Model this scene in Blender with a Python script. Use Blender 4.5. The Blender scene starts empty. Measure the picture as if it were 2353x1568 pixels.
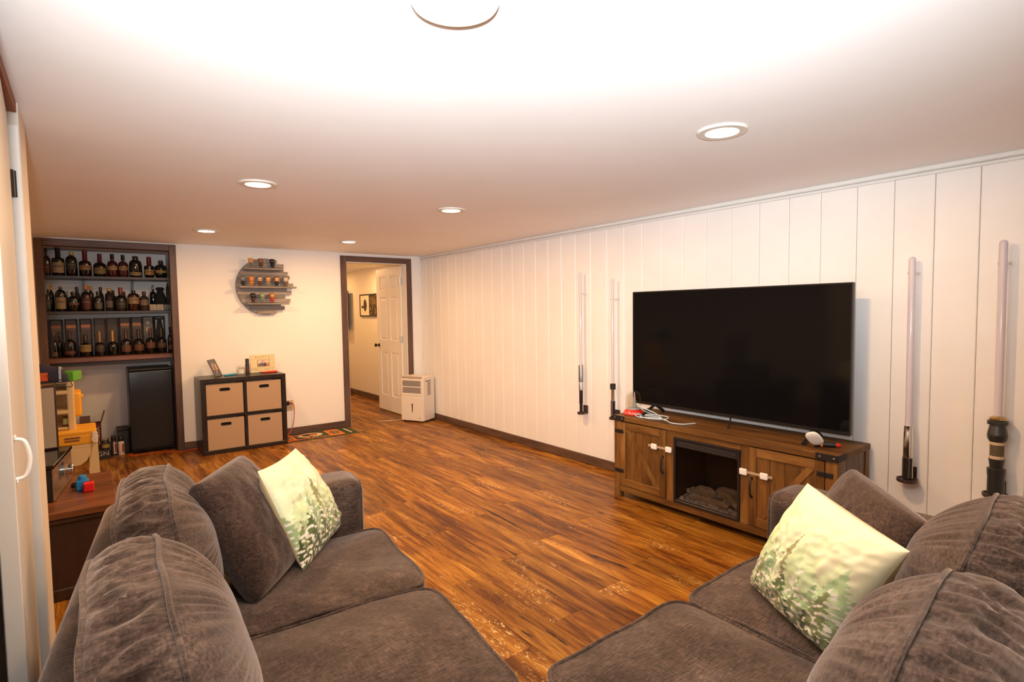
import bpy, math, random
import numpy as np
from mathutils import Vector, Matrix, noise
random.seed(7)
sc = bpy.context.scene
COL = sc.collection
V3 = Vector
PI = math.pi

# ------------------------------------------------------------------ camera, world, flash, exposure
YAW, PITCH, ROLL = math.radians(37.5857), math.radians(3.12312), math.radians(-0.81073)
fw = V3((math.sin(YAW)*math.cos(PITCH), math.cos(YAW)*math.cos(PITCH), -math.sin(PITCH)))
rt0 = V3((math.cos(YAW), -math.sin(YAW), 0)); up0 = rt0.cross(fw)
rt = rt0*math.cos(ROLL)+up0*math.sin(ROLL); up = -rt0*math.sin(ROLL)+up0*math.cos(ROLL)
cam = bpy.data.cameras.new('camera'); cam.sensor_width = 36; cam.lens = 36*1269.74/2353; cam.clip_start = .02
camo = bpy.data.objects.new('camera', cam); COL.objects.link(camo)
M = Matrix((rt, up, -fw)).transposed().to_4x4(); M.translation = (0, 0, 1.40379); camo.matrix_world = M
sc.camera = camo

w = bpy.data.worlds.new('world'); sc.world = w; w.use_nodes = True
w.node_tree.nodes['Background'].inputs[0].default_value = (1, .95, .9, 1)
w.node_tree.nodes['Background'].inputs[1].default_value = .05

def lamp(name, typ, loc, power, color, aim=None, **k):
    l = bpy.data.lights.new(name, typ); l.energy = power; l.color = color
    for a, b in k.items(): setattr(l, a, b)
    o = bpy.data.objects.new(name, l); COL.objects.link(o); o.location = loc
    if aim is not None: o.rotation_euler = (V3(aim)-V3(loc)).to_track_quat('-Z', 'Y').to_euler()
    return o
# the photographer's flash, held by the camera and bounced off the ceiling
lamp('bounce_flash', 'SPOT', (-.09, -.12, 1.50), 640, (.88, .94, 1.0), aim=(.95, 1.22, 2.18), spot_size=math.radians(104), spot_blend=1.0, shadow_soft_size=.05)
LAMP_W, LAMP_C = 26, (1, .57, .24)

sc.view_settings.view_transform = 'Standard'; sc.view_settings.look = 'None'
sc.view_settings.gamma = 1; sc.view_settings.use_curve_mapping = False
sc.view_settings.exposure = 0.0
sc.cycles.use_denoising = True
sc.cycles.max_bounces = 10; sc.cycles.diffuse_bounces = 5; sc.cycles.glossy_bounces = 4; sc.cycles.transmission_bounces = 8
sc.cycles.sample_clamp_indirect = 6

# ------------------------------------------------------------------ helpers
def lin(h):
    h = h.lstrip('#'); r = []
    for i in (0, 2, 4):
        c = int(h[i:i+2], 16)/255; r.append(c/12.92 if c <= .04045 else ((c+.055)/1.055)**2.4)
    return tuple(r)
ORG = {}
def obj(name, verts, faces, mat=None, parent=None, smooth=False, org=None, cols=None):
    """One mesh object; verts are world coordinates; org is the world place of its origin."""
    o0 = V3(org) if org is not None else (ORG[parent.name] if parent is not None else V3((0, 0, 0)))
    me = bpy.data.meshes.new(name)
    me.from_pydata([tuple(V3(v)-o0) for v in verts], [], faces); me.validate(); me.update()
    if smooth:
        me.polygons.foreach_set('use_smooth', [True]*len(me.polygons))
        if cols is None and len(me.polygons) < 3000: me.set_sharp_from_angle(angle=math.radians(42))
    if cols is not None:
        a = me.color_attributes.new('Col', 'FLOAT_COLOR', 'POINT')
        a.data.foreach_set('color', np.c_[np.array(cols, dtype=np.float32), np.ones(len(cols), np.float32)].ravel())
    if mat is not None: me.materials.append(mat)
    o = bpy.data.objects.new(name, me); COL.objects.link(o); ORG[o.name] = o0
    if parent is not None:
        o.parent = parent; o.location = o0-ORG[parent.name]
    else: o.location = o0
    return o
def tag(o, label=None, cat=None, group=None, kind=None):
    for k, v in (('label', label), ('category', cat), ('group', group), ('kind', kind)):
        if v: o[k] = v
    return o
def thing(name, label, cat, loc, group=None):
    o = bpy.data.objects.new(name, None); COL.objects.link(o); o.location = loc; o.empty_display_size = .05
    ORG[o.name] = V3(loc); return tag(o, label, cat, group)
class MB:
    def __init__(s): s.v = []; s.f = []
    def add(s, v, f):
        n = len(s.v); s.v += [V3(a) for a in v]; s.f += [tuple(i+n for i in q) for q in f]; return s
    def box(s, x0, x1, y0, y1, z0, z1, b=0, T=None):
        """box with chamfered edges (b) and an optional transform T"""
        if b <= 0:
            v = [V3((x, y, z)) for x in (x0, x1) for y in (y0, y1) for z in (z0, z1)]
            f = [(0, 1, 3, 2), (4, 6, 7, 5), (0, 4, 5, 1), (2, 3, 7, 6), (0, 2, 6, 4), (1, 5, 7, 3)]
        else:
            b = min(b, (x1-x0)*.49, (y1-y0)*.49, (z1-z0)*.49)
            lo, hi = V3((x0, y0, z0)), V3((x1, y1, z1)); v = []; idx = {}
            for sx in (0, 1):
                for sy in (0, 1):
                    for sz in (0, 1):
                        c = V3((hi[0] if sx else lo[0], hi[1] if sy else lo[1], hi[2] if sz else lo[2]))
                        d = V3((-1 if sx else 1, -1 if sy else 1, -1 if sz else 1))*b
                        for a in range(3):
                            p = c+d; p[a] = c[a]; idx[(sx, sy, sz, a)] = len(v); v.append(p)
            f = []
            for a in range(3):
                o1, o2 = (a+1) % 3, (a+2) % 3
                for sd in (0, 1):
                    q = []
                    for (i, j) in ((0, 0), (1, 0), (1, 1), (0, 1)):
                        k = [0, 0, 0]; k[a] = sd; k[o1] = i; k[o2] = j; q.append(idx[(*k, a)])
                    f.append(tuple(q if sd else q[::-1]))
                for i in (0, 1):
                    for j in (0, 1):
                        k0 = [0, 0, 0]; k1 = [0, 0, 0]; k0[o1] = k1[o1] = i; k0[o2] = k1[o2] = j; k1[a] = 1
                        q = (idx[(*k0, o1)], idx[(*k1, o1)], idx[(*k1, o2)], idx[(*k0, o2)])
                        f.append(q if i == j else q[::-1])
            for sx in (0, 1):
                for sy in (0, 1):
                    for sz in (0, 1):
                        q = tuple(idx[(sx, sy, sz, a)] for a in range(3)); f.append(q if (sx+sy+sz) % 2 else q[::-1])
        if T is not None: v = [T @ p for p in v]
        return s.add(v, f)
    def lathe(s, prof, c=(0, 0, 0), n=24, T=None, a0=0, a1=2*PI):
        full = abs(a1-a0-2*PI) < 1e-6; v = []; m = n if full else n+1
        for r, z in prof:
            for k in range(m):
                a = a0+(a1-a0)*k/n; p = V3((r*math.cos(a), r*math.sin(a), z))
                v.append((T @ p if T is not None else p)+V3(c))
        f = []
        for i in range(len(prof)-1):
            for k in range(n):
                k2 = (k+1) % m; f.append((i*m+k, i*m+k2, (i+1)*m+k2, (i+1)*m+k))
        return s.add(v, f)
    def cyl(s, p0, p1, r, n=16, r1=None):
        p0, p1 = V3(p0), V3(p1); d = p1-p0; L = d.length; T = d.to_track_quat('Z', 'Y').to_matrix().to_4x4()
        r1 = r if r1 is None else r1
        return s.lathe([(1e-4, 0), (r, 0), (r1, L), (1e-4, L)], p0, n, T)
    def tube(s, pts, r, n=8, closed=False):
        pts = [V3(p) for p in pts]; N = len(pts); v = []; prev = None
        for i, p in enumerate(pts):
            a = pts[(i-1) % N] if (closed or i) else p; b = pts[(i+1) % N] if (closed or i < N-1) else p
            t = (b-a).normalized() if (b-a).length > 1e-9 else V3((0, 0, 1))
            u = prev if prev is not None else (V3((0, 0, 1)) if abs(t.z) < .9 else V3((1, 0, 0)))
            u = (u-t*u.dot(t)).normalized(); prev = u; q = t.cross(u)
            for k in range(n):
                a_ = 2*PI*k/n; v.append(p+(u*math.cos(a_)+q*math.sin(a_))*r)
        f = [(i*n+k, i*n+(k+1) % n, ((i+1) % N)*n+(k+1) % n, ((i+1) % N)*n+k) for i in range(N if closed else N-1) for k in range(n)]
        if not closed: f += [tuple(range(n))[::-1], tuple((N-1)*n+k for k in range(n))]
        return s.add(v, f)
    def prism(s, poly, d, T):
        """extrude a 2D polygon by d along local z, through T"""
        n = len(poly); v = [T @ V3((x, y, z)) for z in (0, d) for x, y in poly]
        return s.add(v, [tuple(range(n))[::-1], tuple(range(n, 2*n))]+[(i, (i+1) % n, n+(i+1) % n, n+i) for i in range(n)])
    def build(s, name, mat, parent=None, smooth=False, org=None):
        return obj(name, s.v, s.f, mat, parent, smooth, org)
def smooth_path(ctrl, n=8, closed=False):
    P = [V3(p) for p in ctrl]; out = []; N = len(P)
    for i in range(N if closed else N-1):
        g = (lambda k: P[k % N]) if closed else (lambda k: P[max(0, min(N-1, k))])
        p0, p1, p2, p3 = g(i-1), g(i), g(i+1), g(i+2)
        for k in range(n):
            t = k/n; out.append(.5*((2*p1)+(p2-p0)*t+(2*p0-5*p1+4*p2-p3)*t*t+(3*p1-p0-3*p2+p3)*t**3))
    if not closed: out.append(P[-1])
    return out
def basis(o, x, y, z=None):
    x = V3(x).normalized(); y = V3(y); y = (y-x*y.dot(x)).normalized(); z = x.cross(y)
    m = Matrix((x, y, z)).transposed().to_4x4(); m.translation = V3(o); return m
def text(name, s, size, T, mat, parent, extrude=.0006, spacing=1.0, sx=1.0):
    cu = bpy.data.curves.new(name, 'FONT'); cu.body = s; cu.size = size; cu.extrude = extrude; cu.align_x = 'CENTER'; cu.align_y = 'CENTER'
    cu.space_character = spacing; cu.resolution_u = 3
    tmp = bpy.data.objects.new('tmp', cu); COL.objects.link(tmp); bpy.context.view_layer.update()
    me = bpy.data.meshes.new_from_object(tmp.evaluated_get(bpy.context.evaluated_depsgraph_get())); bpy.data.objects.remove(tmp); me.materials.clear(); me.materials.append(mat)
    o = bpy.data.objects.new(name, me); COL.objects.link(o); o.parent = parent
    L = T.copy(); L.translation = T.translation-ORG[parent.name]; o.matrix_basis = L @ Matrix.Diagonal((sx, 1, 1, 1)); ORG[o.name] = T.translation.copy()
    return o

# ------------------------------------------------------------------ materials
MATS = {}
def mat(name, col, rough=.5, metal=0, **k):
    if name in MATS: return MATS[name]
    m = bpy.data.materials.new(name); m.use_nodes = True; b = m.node_tree.nodes['Principled BSDF']
    if isinstance(col, str): col = lin(col)
    b.inputs['Base Color'].default_value = (*col, 1); b.inputs['Roughness'].default_value = rough; b.inputs['Metallic'].default_value = metal
    for a, v in k.items():
        i = b.inputs[a.replace('_', ' ')]; i.default_value = (*v, 1) if isinstance(v, tuple) else v
    MATS[name] = m; return m
def nodes(m): return m.node_tree.nodes, m.node_tree.links, m.node_tree.nodes['Principled BSDF']
def ramp(N, stops):
    r = N.new('ShaderNodeValToRGB'); e = r.color_ramp.elements
    while len(e) < len(stops): e.new(.5)
    for i, (p, c) in enumerate(stops):
        e[i].position = p; e[i].color = (*(lin(c) if isinstance(c, str) else c), 1)
    return r
def coords(N, L, scale, rnd=False):
    t = N.new('ShaderNodeTexCoord'); mp = N.new('ShaderNodeMapping'); mp.inputs['Scale'].default_value = scale
    if rnd:
        oi = N.new('ShaderNodeObjectInfo'); cb = N.new('ShaderNodeCombineXYZ'); ml = N.new('ShaderNodeMath'); ml.operation = 'MULTIPLY'; ml.inputs[1].default_value = 37.0
        L.new(oi.outputs['Random'], ml.inputs[0])
        for i in range(3): L.new(ml.outputs[0], cb.inputs[i])
        ad = N.new('ShaderNodeVectorMath'); L.new(t.outputs['Object'], ad.inputs[0]); L.new(cb.outputs[0], ad.inputs[1]); L.new(ad.outputs[0], mp.inputs['Vector'])
    else: L.new(t.outputs['Object'], mp.inputs['Vector'])
    return mp
def noisetex(N, L, mp, sc_, detail=5, rough=.6, dist=0):
    n = N.new('ShaderNodeTexNoise'); n.inputs['Scale'].default_value = sc_; n.inputs['Detail'].default_value = detail
    n.inputs['Roughness'].default_value = rough; n.inputs['Distortion'].default_value = dist; L.new(mp.outputs[0], n.inputs['Vector']); return n
def mixc(N, L, typ, fac, a, b):
    m = N.new('ShaderNodeMix'); m.data_type = 'RGBA'; m.blend_type = typ
    for i, x in ((0, fac), (6, a), (7, b)):
        if hasattr(x, 'is_output'): L.new(x, m.inputs[i])
        else: m.inputs[i].default_value = x if i == 0 else (*x, 1)
    return m.outputs[2]
def bump(N, L, b, h, strength, dist=.01):
    bp = N.new('ShaderNodeBump'); bp.inputs['Strength'].default_value = strength; bp.inputs['Distance'].default_value = dist
    L.new(h, bp.inputs['Height']); L.new(bp.outputs[0], b.inputs['Normal'])
def wood(name, stops, scale, rough=.5, rnd=False, bmp=.15, spread=.25):
    if name in MATS: return MATS[name]
    m = mat(name, (1, 1, 1), rough); N, L, b = nodes(m); mp = coords(N, L, scale, rnd)
    n = noisetex(N, L, mp, 1.0, 7, .62, .5); r = ramp(N, stops); L.new(n.outputs[0], r.inputs[0]); out = r.outputs[0]
    if rnd:
        oi = N.new('ShaderNodeObjectInfo'); mr = N.new('ShaderNodeMapRange'); mr.inputs[3].default_value = 1-spread; mr.inputs[4].default_value = 1+spread
        L.new(oi.outputs['Random'], mr.inputs[0]); g = N.new('ShaderNodeCombineColor')
        for i in range(3): L.new(mr.outputs[0], g.inputs[i])
        out = mixc(N, L, 'MULTIPLY', 1.0, out, g.outputs[0])
    L.new(out, b.inputs['Base Color'])
    if bmp: bump(N, L, b, n.outputs[0], bmp, .003)
    return m
def painted(name, col, rough=.55, nscale=3, var=.04, bmp=.05, bscale=60):
    m = mat(name, col, rough); N, L, b = nodes(m); c = b.inputs['Base Color'].default_value[:3]
    mp = coords(N, L, (1, 1, 1)); n = noisetex(N, L, mp, nscale, 4); r = ramp(N, [(.3, tuple(x*(1-var) for x in c)), (.7, tuple(min(1, x*(1+var)) for x in c))])
    L.new(n.outputs[0], r.inputs[0]); L.new(r.outputs[0], b.inputs['Base Color'])
    if bmp: n2 = noisetex(N, L, mp, bscale, 3); bump(N, L, b, n2.outputs[0], bmp, .002)
    return m
def vcol(name, rough=.8, sheen=0):
    m = mat(name, (1, 1, 1), rough); N, L, b = nodes(m); a = N.new('ShaderNodeVertexColor'); a.layer_name = 'Col'; L.new(a.outputs[0], b.inputs['Base Color'])
    b.inputs['Sheen Weight'].default_value = sheen; return m

M_ceil = painted('ceiling_paint', (.92, .90, .875), .7, 1.2, .025, .06, 90)
M_wall = painted('wall_paint', (.84, .81, .765), .6, 2, .02, .05, 120)
M_board = painted('board_paint', (.86, .83, .79), .42, 2.5, .03, .04, 35)
M_gap = mat('board_gap', (.30, .24, .19), .8)
M_white = painted('white_trim_paint', (.78, .77, .73), .4, 4, .03, .03)
M_doorp = painted('door_paint', (.86, .81, .73), .45, 4, .02, .02)
M_trim = wood('brown_trim', [(.25, '#3a2a24'), (.5, '#5a4238'), (.75, '#6e5346')], (14, 14, 2.2), .5)
M_trimh = wood('brown_trim_level', [(.25, '#3a2a24'), (.5, '#5a4238'), (.75, '#6e5346')], (2.2, 14, 14), .5)
M_trimy = wood('brown_trim_along', [(.25, '#3e2c22'), (.5, '#5e4536'), (.75, '#735744')], (14, 2.2, 14), .5)
M_black = mat('black_plastic', (.012, .012, .013), .35)
M_gloss = mat('black_gloss', (.006, .006, .007), .06)
M_iron = mat('dark_iron', (.03, .026, .024), .5, .6)
M_steel = mat('steel', (.6, .6, .6), .28, 1)
M_chrome = mat('polished_chrome', (.75, .74, .72), .12, 1)
M_wplast = mat('white_plastic', (.83, .80, .76), .35)
M_subfl = mat('underlay', (.10, .05, .025), .8)

# floor planks
def floor_mat():
    m = mat('floor_wood', (1, 1, 1), .34); N, L, b = nodes(m)
    mp = coords(N, L, (15, 1.5, 15), True); n = noisetex(N, L, mp, 1.0, 9, .70, .45)
    r = ramp(N, [(.29, (.045, .012, .002)), (.41, (.140, .043, .006)), (.50, (.265, .101, .012)), (.58, (.36, .155, .021)), (.70, (.57, .295, .062))]); L.new(n.outputs[0], r.inputs[0])
    mp2 = coords(N, L, (85, 5, 85), True); f = noisetex(N, L, mp2, 1.0, 6, .65, .3); r2 = ramp(N, [(.34, (.42, .36, .30)), (.52, (1, 1, 1))]); L.new(f.outputs[0], r2.inputs[0])
    c = mixc(N, L, 'MULTIPLY', .7, r.outputs[0], r2.outputs[0])
    # dark splits and knots
    mp4 = coords(N, L, (24, 1.6, 24), True); d = noisetex(N, L, mp4, 1.0, 5, .55, 1.2); r4 = ramp(N, [(.315, (1, 1, 1)), (.345, (0, 0, 0))]); L.new(d.outputs[0], r4.inputs[0])
    c = mixc(N, L, 'MIX', r4.outputs[0], c, (.022, .008, .003))
    mp6 = coords(N, L, (5.5, 2.6, 5.5), True); wv = noisetex(N, L, mp6, 5, 3); ad = N.new('ShaderNodeVectorMath'); ad.operation = 'MULTIPLY_ADD'; ad.inputs[1].default_value = (.22, .22, .22)
    L.new(wv.outputs[1], ad.inputs[0]); L.new(mp6.outputs[0], ad.inputs[2]); vo = N.new('ShaderNodeTexVoronoi'); vo.inputs['Scale'].default_value = 1.0; L.new(ad.outputs[0], vo.inputs['Vector'])
    r6 = ramp(N, [(.03, (1, 1, 1)), (.10, (0, 0, 0))]); L.new(vo.outputs['Distance'], r6.inputs[0]); c = mixc(N, L, 'MIX', r6.outputs[0], c, (.045, .014, .004))
    # pale worn flakes, in patches
    mp3 = coords(N, L, (6, 2.6, 6), True); k = noisetex(N, L, mp3, 1.0, 3, .5, .5); r3 = ramp(N, [(.57, (0, 0, 0)), (.66, (1, 1, 1))]); L.new(k.outputs[0], r3.inputs[0])
    mp5 = coords(N, L, (90, 32, 90), True); k2 = noisetex(N, L, mp5, 1.0, 4, .7, .6); r5 = ramp(N, [(.56, (0, 0, 0)), (.62, (1, 1, 1))]); L.new(k2.outputs[0], r5.inputs[0])
    mm = mixc(N, L, 'MULTIPLY', 1.0, r3.outputs[0], r5.outputs[0]); c = mixc(N, L, 'MIX', mm, c, (.62, .44, .20))
    oi = N.new('ShaderNodeObjectInfo'); mr = N.new('ShaderNodeMapRange'); mr.inputs[3].default_value = .74; mr.inputs[4].default_value = 1.16; L.new(oi.outputs['Random'], mr.inputs[0])
    g = N.new('ShaderNodeCombineColor')
    for i in range(3): L.new(mr.outputs[0], g.inputs[i])
    c = mixc(N, L, 'MULTIPLY', 1.0, c, g.outputs[0]); L.new(c, b.inputs['Base Color'])
    bump(N, L, b, f.outputs[0], .12, .002); return m
M_floor = floor_mat()
M_floor.node_tree.nodes['Principled BSDF'].inputs['Specular IOR Level'].default_value = .2

# chenille
def chenille(name, base, hi, lo):
    m = mat(name, base, .85); N, L, b = nodes(m)
    mp = coords(N, L, (1, 1, 1)); n = noisetex(N, L, mp, 7, 5, .6, .4)
    mpa = coords(N, L, (36, 170, 170)); s1 = noisetex(N, L, mpa, 1, 3, .6); mpb = coords(N, L, (170, 36, 170)); s2 = noisetex(N, L, mpb, 1, 3, .6)
    r = ramp(N, [(.32, lo), (.5, base), (.70, hi)]); L.new(n.outputs[0], r.inputs[0])
    q = ramp(N, [(.3, (.42, .40, .38)), (.7, (1.55, 1.53, 1.5))]); L.new(s1.outputs[0], q.inputs[0])
    q2 = ramp(N, [(.3, (.55, .53, .51)), (.7, (1.4, 1.4, 1.4))]); L.new(s2.outputs[0], q2.inputs[0])
    c = mixc(N, L, 'MULTIPLY', 1, r.outputs[0], q.outputs[0]); c = mixc(N, L, 'MULTIPLY', 1, c, q2.outputs[0]); L.new(c, b.inputs['Base Color'])
    b.inputs['Sheen Weight'].default_value = .55; b.inputs['Sheen Roughness'].default_value = .45; b.inputs['Sheen Tint'].default_value = (.70, .60, .54, 1)
    b.inputs['Specular IOR Level'].default_value = .15; bump(N, L, b, s1.outputs[0], .35, .003); return m
M_chen = chenille('brown_chenille', (.056, .036, .028), (.092, .063, .050), (.034, .021, .0155))
M_chend = chenille('dark_brown_chenille', (.043, .025, .0185), (.064, .040, .031), (.027, .0155, .011))

# ------------------------------------------------------------------ room shell
W, D, H = 3.576, 6.619, 2.14
NB = 7.15                      # back of the bar alcove
def struct(name, mb, m, **k): return tag(mb.build(name, m, **k), kind='structure')
floor = struct('floor', MB().box(-1.7, 3.75, -1.3, 10.6, -.06, -.012), M_subfl)
ceiling = struct('ceiling', MB().box(-1.7, W+.1, -1.3, D+.001, H, H+.08), M_ceil)
# planks: three lengths of one width share meshes
PW, PL = .178, 1.22
pm = {}
def plank(x0, y0, y1, x1=None):
    x1 = x0+PW if x1 is None else x1
    if y1-y0 < .04 or x1-x0 < .03: return
    key = (round(y1-y0, 3), round(x1-x0, 3)); a, l = (x1-x0)/2-.0003, (y1-y0)/2-.0003
    if key not in pm:
        me = MB().box(-a, a, -l, l, -.012, 0, .0008); me2 = bpy.data.meshes.new('plank'); me2.from_pydata([tuple(v) for v in me.v], [], me.f); me2.update(); me2.materials.append(M_floor); pm[key] = me2
    o = bpy.data.objects.new('plank', pm[key]); COL.objects.link(o); o.parent = floor; o.location = ((x0+x1)/2, (y0+y1)/2, 0)
def lay(xa, xb, ya, yb, ph=0):
    i = 0; x = xa
    while x < xb-.02:
        off = (i*0.47+ph) % 1*PL; y = ya-off
        while y < yb: plank(x, max(y, ya), min(y+PL, yb), min(x+PW, xb)); y += PL
        x += PW; i += 1
lay(-1.6, W, -1.29, D+.06)
lay(2.46, 3.66, D+.06, 10.2, .3)
lay(-.32, .74, D+.06, NB, .6)

wall_right = struct('wall_right', MB().box(W+.012, W+.1, -1.3, D, 0, H), M_gap)
joints = [6.483, 6.299, 6.112, 5.928, 5.743, 5.557, 5.367, 5.184, 4.995, 4.808, 4.624, 4.435, 4.247, 4.055, 3.868, 3.678, 3.486, 3.292, 3.101, 2.912, 2.716, 2.522, 2.33, 2.134,
          1.932, 1.735, 1.543, 1.343, 1.156, .97, .782, .581, .39, .2, .01, -.18, -.37, -.56, -.75, -.94, -1.13, -1.299]
ys = [D-.001]+joints
for i in range(len(ys)-1):
    g = .0006 if ys[i] > 3 else .0011
    MB().box(W, W+.0125, ys[i+1]+g, ys[i]-g, 0, H, .0035).build('board', M_board, wall_right)
struct('trim_1', MB().box(W-.022, W, -1.3, D-.001, H-.028, H-.0005, .006).box(W-.012, W, -1.3, D-.001, H-.048, H-.03, .004), M_white)
struct('baseboard_right', MB().box(W-.016, W-.0005, -1.3, D-.001, 0, .082, .004), M_trimy)
wb = MB()
for x0, x1, z0, z1 in ((-1.7, -.30, 0, H), (.72, 2.53, 0, H), (3.372, W, 0, H), (-.30, .72, 2.07, H), (2.53, 3.372, 2.05, H)): wb.box(x0, x1, D, D+.12, z0, z1)
wall_back = struct('wall_back', wb, M_wall)
struct('trim_2', MB().box(W-.03, W-.0005, D-.012, D-.0005, 0, H-.05, .004), M_white)
struct('baseboard_back', MB().box(.752, 2.478, D-.016, D-.0005, 0, .082, .004), M_trimh)
# alcove
wa = MB().box(-.40, -.30, D+.12, NB, 0, 2.07).box(.72, .80, D+.12, NB, 0, 2.07).box(-.40, .80, NB, NB+.08, 0, 2.15).box(-.40, .80, D+.12, NB, 2.07, 2.15)
struct('wall_alcove', wa, painted('alcove_paint', (.74, .71, .68), .7, 2, .03, .05, 90))
tr = MB().box(-.345, -.286, D-.018, D+.10, 0, 2.126, .003).box(.70, .760, D-.018, D+.10, 0, 2.126, .003)
struct('trim_3', tr, M_trim)
struct('trim_4', MB().box(-.286, .70, D-.018, D+.10, 2.062, 2.126, .003), M_trimh)
# door casing
struct('trim_5', MB().box(2.475, 2.548, D-.018, D-.0005, 0, 2.105, .003).box(3.352, 3.426, D-.018, D-.0005, 0, 2.105, .003), M_trim)
struct('trim_6', MB().box(2.548, 3.352, D-.018, D-.0005, 2.034, 2.105, .003), M_trimh)
struct('trim_7', MB().box(2.53, 2.552, D-.012, D+.13, 0, 2.04, .002).box(3.348, 3.372, D-.012, D+.13, 0, 2.04, .002).box(2.552, 3.348, D-.012, D+.13, 2.028, 2.05, .002), M_white)
# hall beyond the door
M_hall = painted('hall_paint', (.80, .72, .58), .6, 2, .02, .05, 120)
struct('wall_hall_right', MB().box(3.66, 3.76, D+.12, 10.2, 0, 2.2), M_hall)
struct('wall_hall_left', MB().box(2.36, 2.46, D+.12, 10.2, 0, 2.2), M_hall)
struct('wall_hall_end', MB().box(2.36, 3.76, 10.2, 10.3, 0, 2.2), M_hall)
struct('ceiling_hall', MB().box(2.36, 3.76, D+.12, 10.3, 2.12, 2.2), M_ceil)
struct('baseboard_hall', MB().box(3.645, 3.6595, D+.13, 10.2, 0, .085, .004), M_trimy)
# left side: partition end, closet and the far wall
struct('wall_front', MB().box(-1.7, W+.1, -1.4, -1.3, 0, H), M_wall)
struct('wall_left', MB().box(-1.7, -1.6, 2.85, D, 0, H).box(-.28, -.18, -1.3, 1.46, 0, H), M_wall)
struct('wall_partition', MB().box(-1.7, -.153, 2.565, 2.85, 0, H), painted('partition_paint', (.70, .62, .53), .55, 3, .03))
M_closet_shade = mat('closet_shade', (.02, .018, .017), .9)  # near-black wall colour stands in for the shade inside the closet
struct('wall_closet', MB().box(-1.1, -1.0, 1.3, 2.565, 0, H).box(-1.0, -.28, 1.3, 1.4, 0, H), M_closet_shade)
struct('trim_8', MB().box(-.22, -.154, 2.545, 2.5645, 0, 2.06, .002), M_white)
struct('trim_9', MB().box(-.185, -.156, 2.0, 2.54, 2.100, 2.139, .002), wood('raw_header', [(.3, '#6d3a22'), (.7, '#9a5c38')], (20, 2, 20), .6))

# closet door standing open along the line of sight
Td = Matrix.Translation((-.137, 1.60, 0)) @ Matrix.Rotation(math.atan2(.043, .93), 4, 'Z') @ Matrix.Translation((.137, -1.60, 0))
d3 = struct('door_1', MB().box(-.170, -.137, 1.60, 2.53, .015, 2.095, .002, Td), painted('closet_door_shaded_paint', (.62, .56, .485), .45, 4, .02, .02))  # beige paint darkened to include the shade on the grazing door face
hp = smooth_path([(-.138, 1.635, 1.045), (-.121, 1.635, 1.052), (-.113, 1.635, 1.09), (-.121, 1.635, 1.128), (-.138, 1.635, 1.135)], 6)
MB().tube(hp, .0042, 8).box(-.1385, -.134, 1.628, 1.642, 1.036, 1.048, .002).box(-.1385, -.134, 1.628, 1.642, 1.132, 1.144, .002).build('handle', M_wplast, d3, True)
for z in (1.86,): MB().cyl((-.179, 2.534, z-.045), (-.179, 2.534, z+.045), .009, 10).box(-.179, -.166, 2.5425, 2.5449, z-.045, z+.045, .001).build('hinge', M_iron, d3)

# hall door: six panel leaf, hinged on the right jamb and swung into the hall
hx, hy, ang = 3.335, D+.135, math.radians(1.0)
Tl = Matrix.Translation((hx, hy, .018)) @ Matrix.Rotation(-ang, 4, 'Z')
Wd_, Hd, th = .80, 2.0, .036
dm = MB()
st = [(0, .11), (.345, .455), (.69, .80)]; rows = [(0, .22), (.83, 1.0), (1.60, 1.70), (1.89, 2.0)]
for a, b in st: dm.box(0, th, a, b, 0, Hd, .001, Tl)
for a, b in rows:
    for u, v in ((.11, .345), (.455, .69)): dm.box(0, th, u, v, a, b, .001, Tl)
door = struct('door_2', dm, M_doorp)
for (u, v) in ((.11, .345), (.455, .69)):
    for a, b in ((.22, .83), (1.0, 1.60), (1.70, 1.89)):
        MB().box(.010, th-.010, u, v, a, b, 0, Tl).box(.004, th-.004, u+.028, v-.028, a+.028, b-.028, .005, Tl).build('panel', M_doorp, door)
MB().lathe([(.001, 0), (.026, 0), (.026, .006), (.010, .012), (.010, .035), (.024, .045), (.026, .058), (.015, .068), (.001, .07)], (0, 0, 0), 16, Tl @ Matrix.Translation((0, .745, .92)) @ Matrix.Rotation(-PI/2, 4, 'Y')).build('doorknob', M_iron, door, True)
for z in (.22, 1.03, 1.80): MB().box(-.012, .004, -.016, .024, z-.045, z+.045, .002, Tl).cyl(Tl @ V3((-.010, -.006, z-.047)), Tl @ V3((-.010, -.006, z+.047)), .007, 8).build('hinge', M_steel, door)

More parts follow.
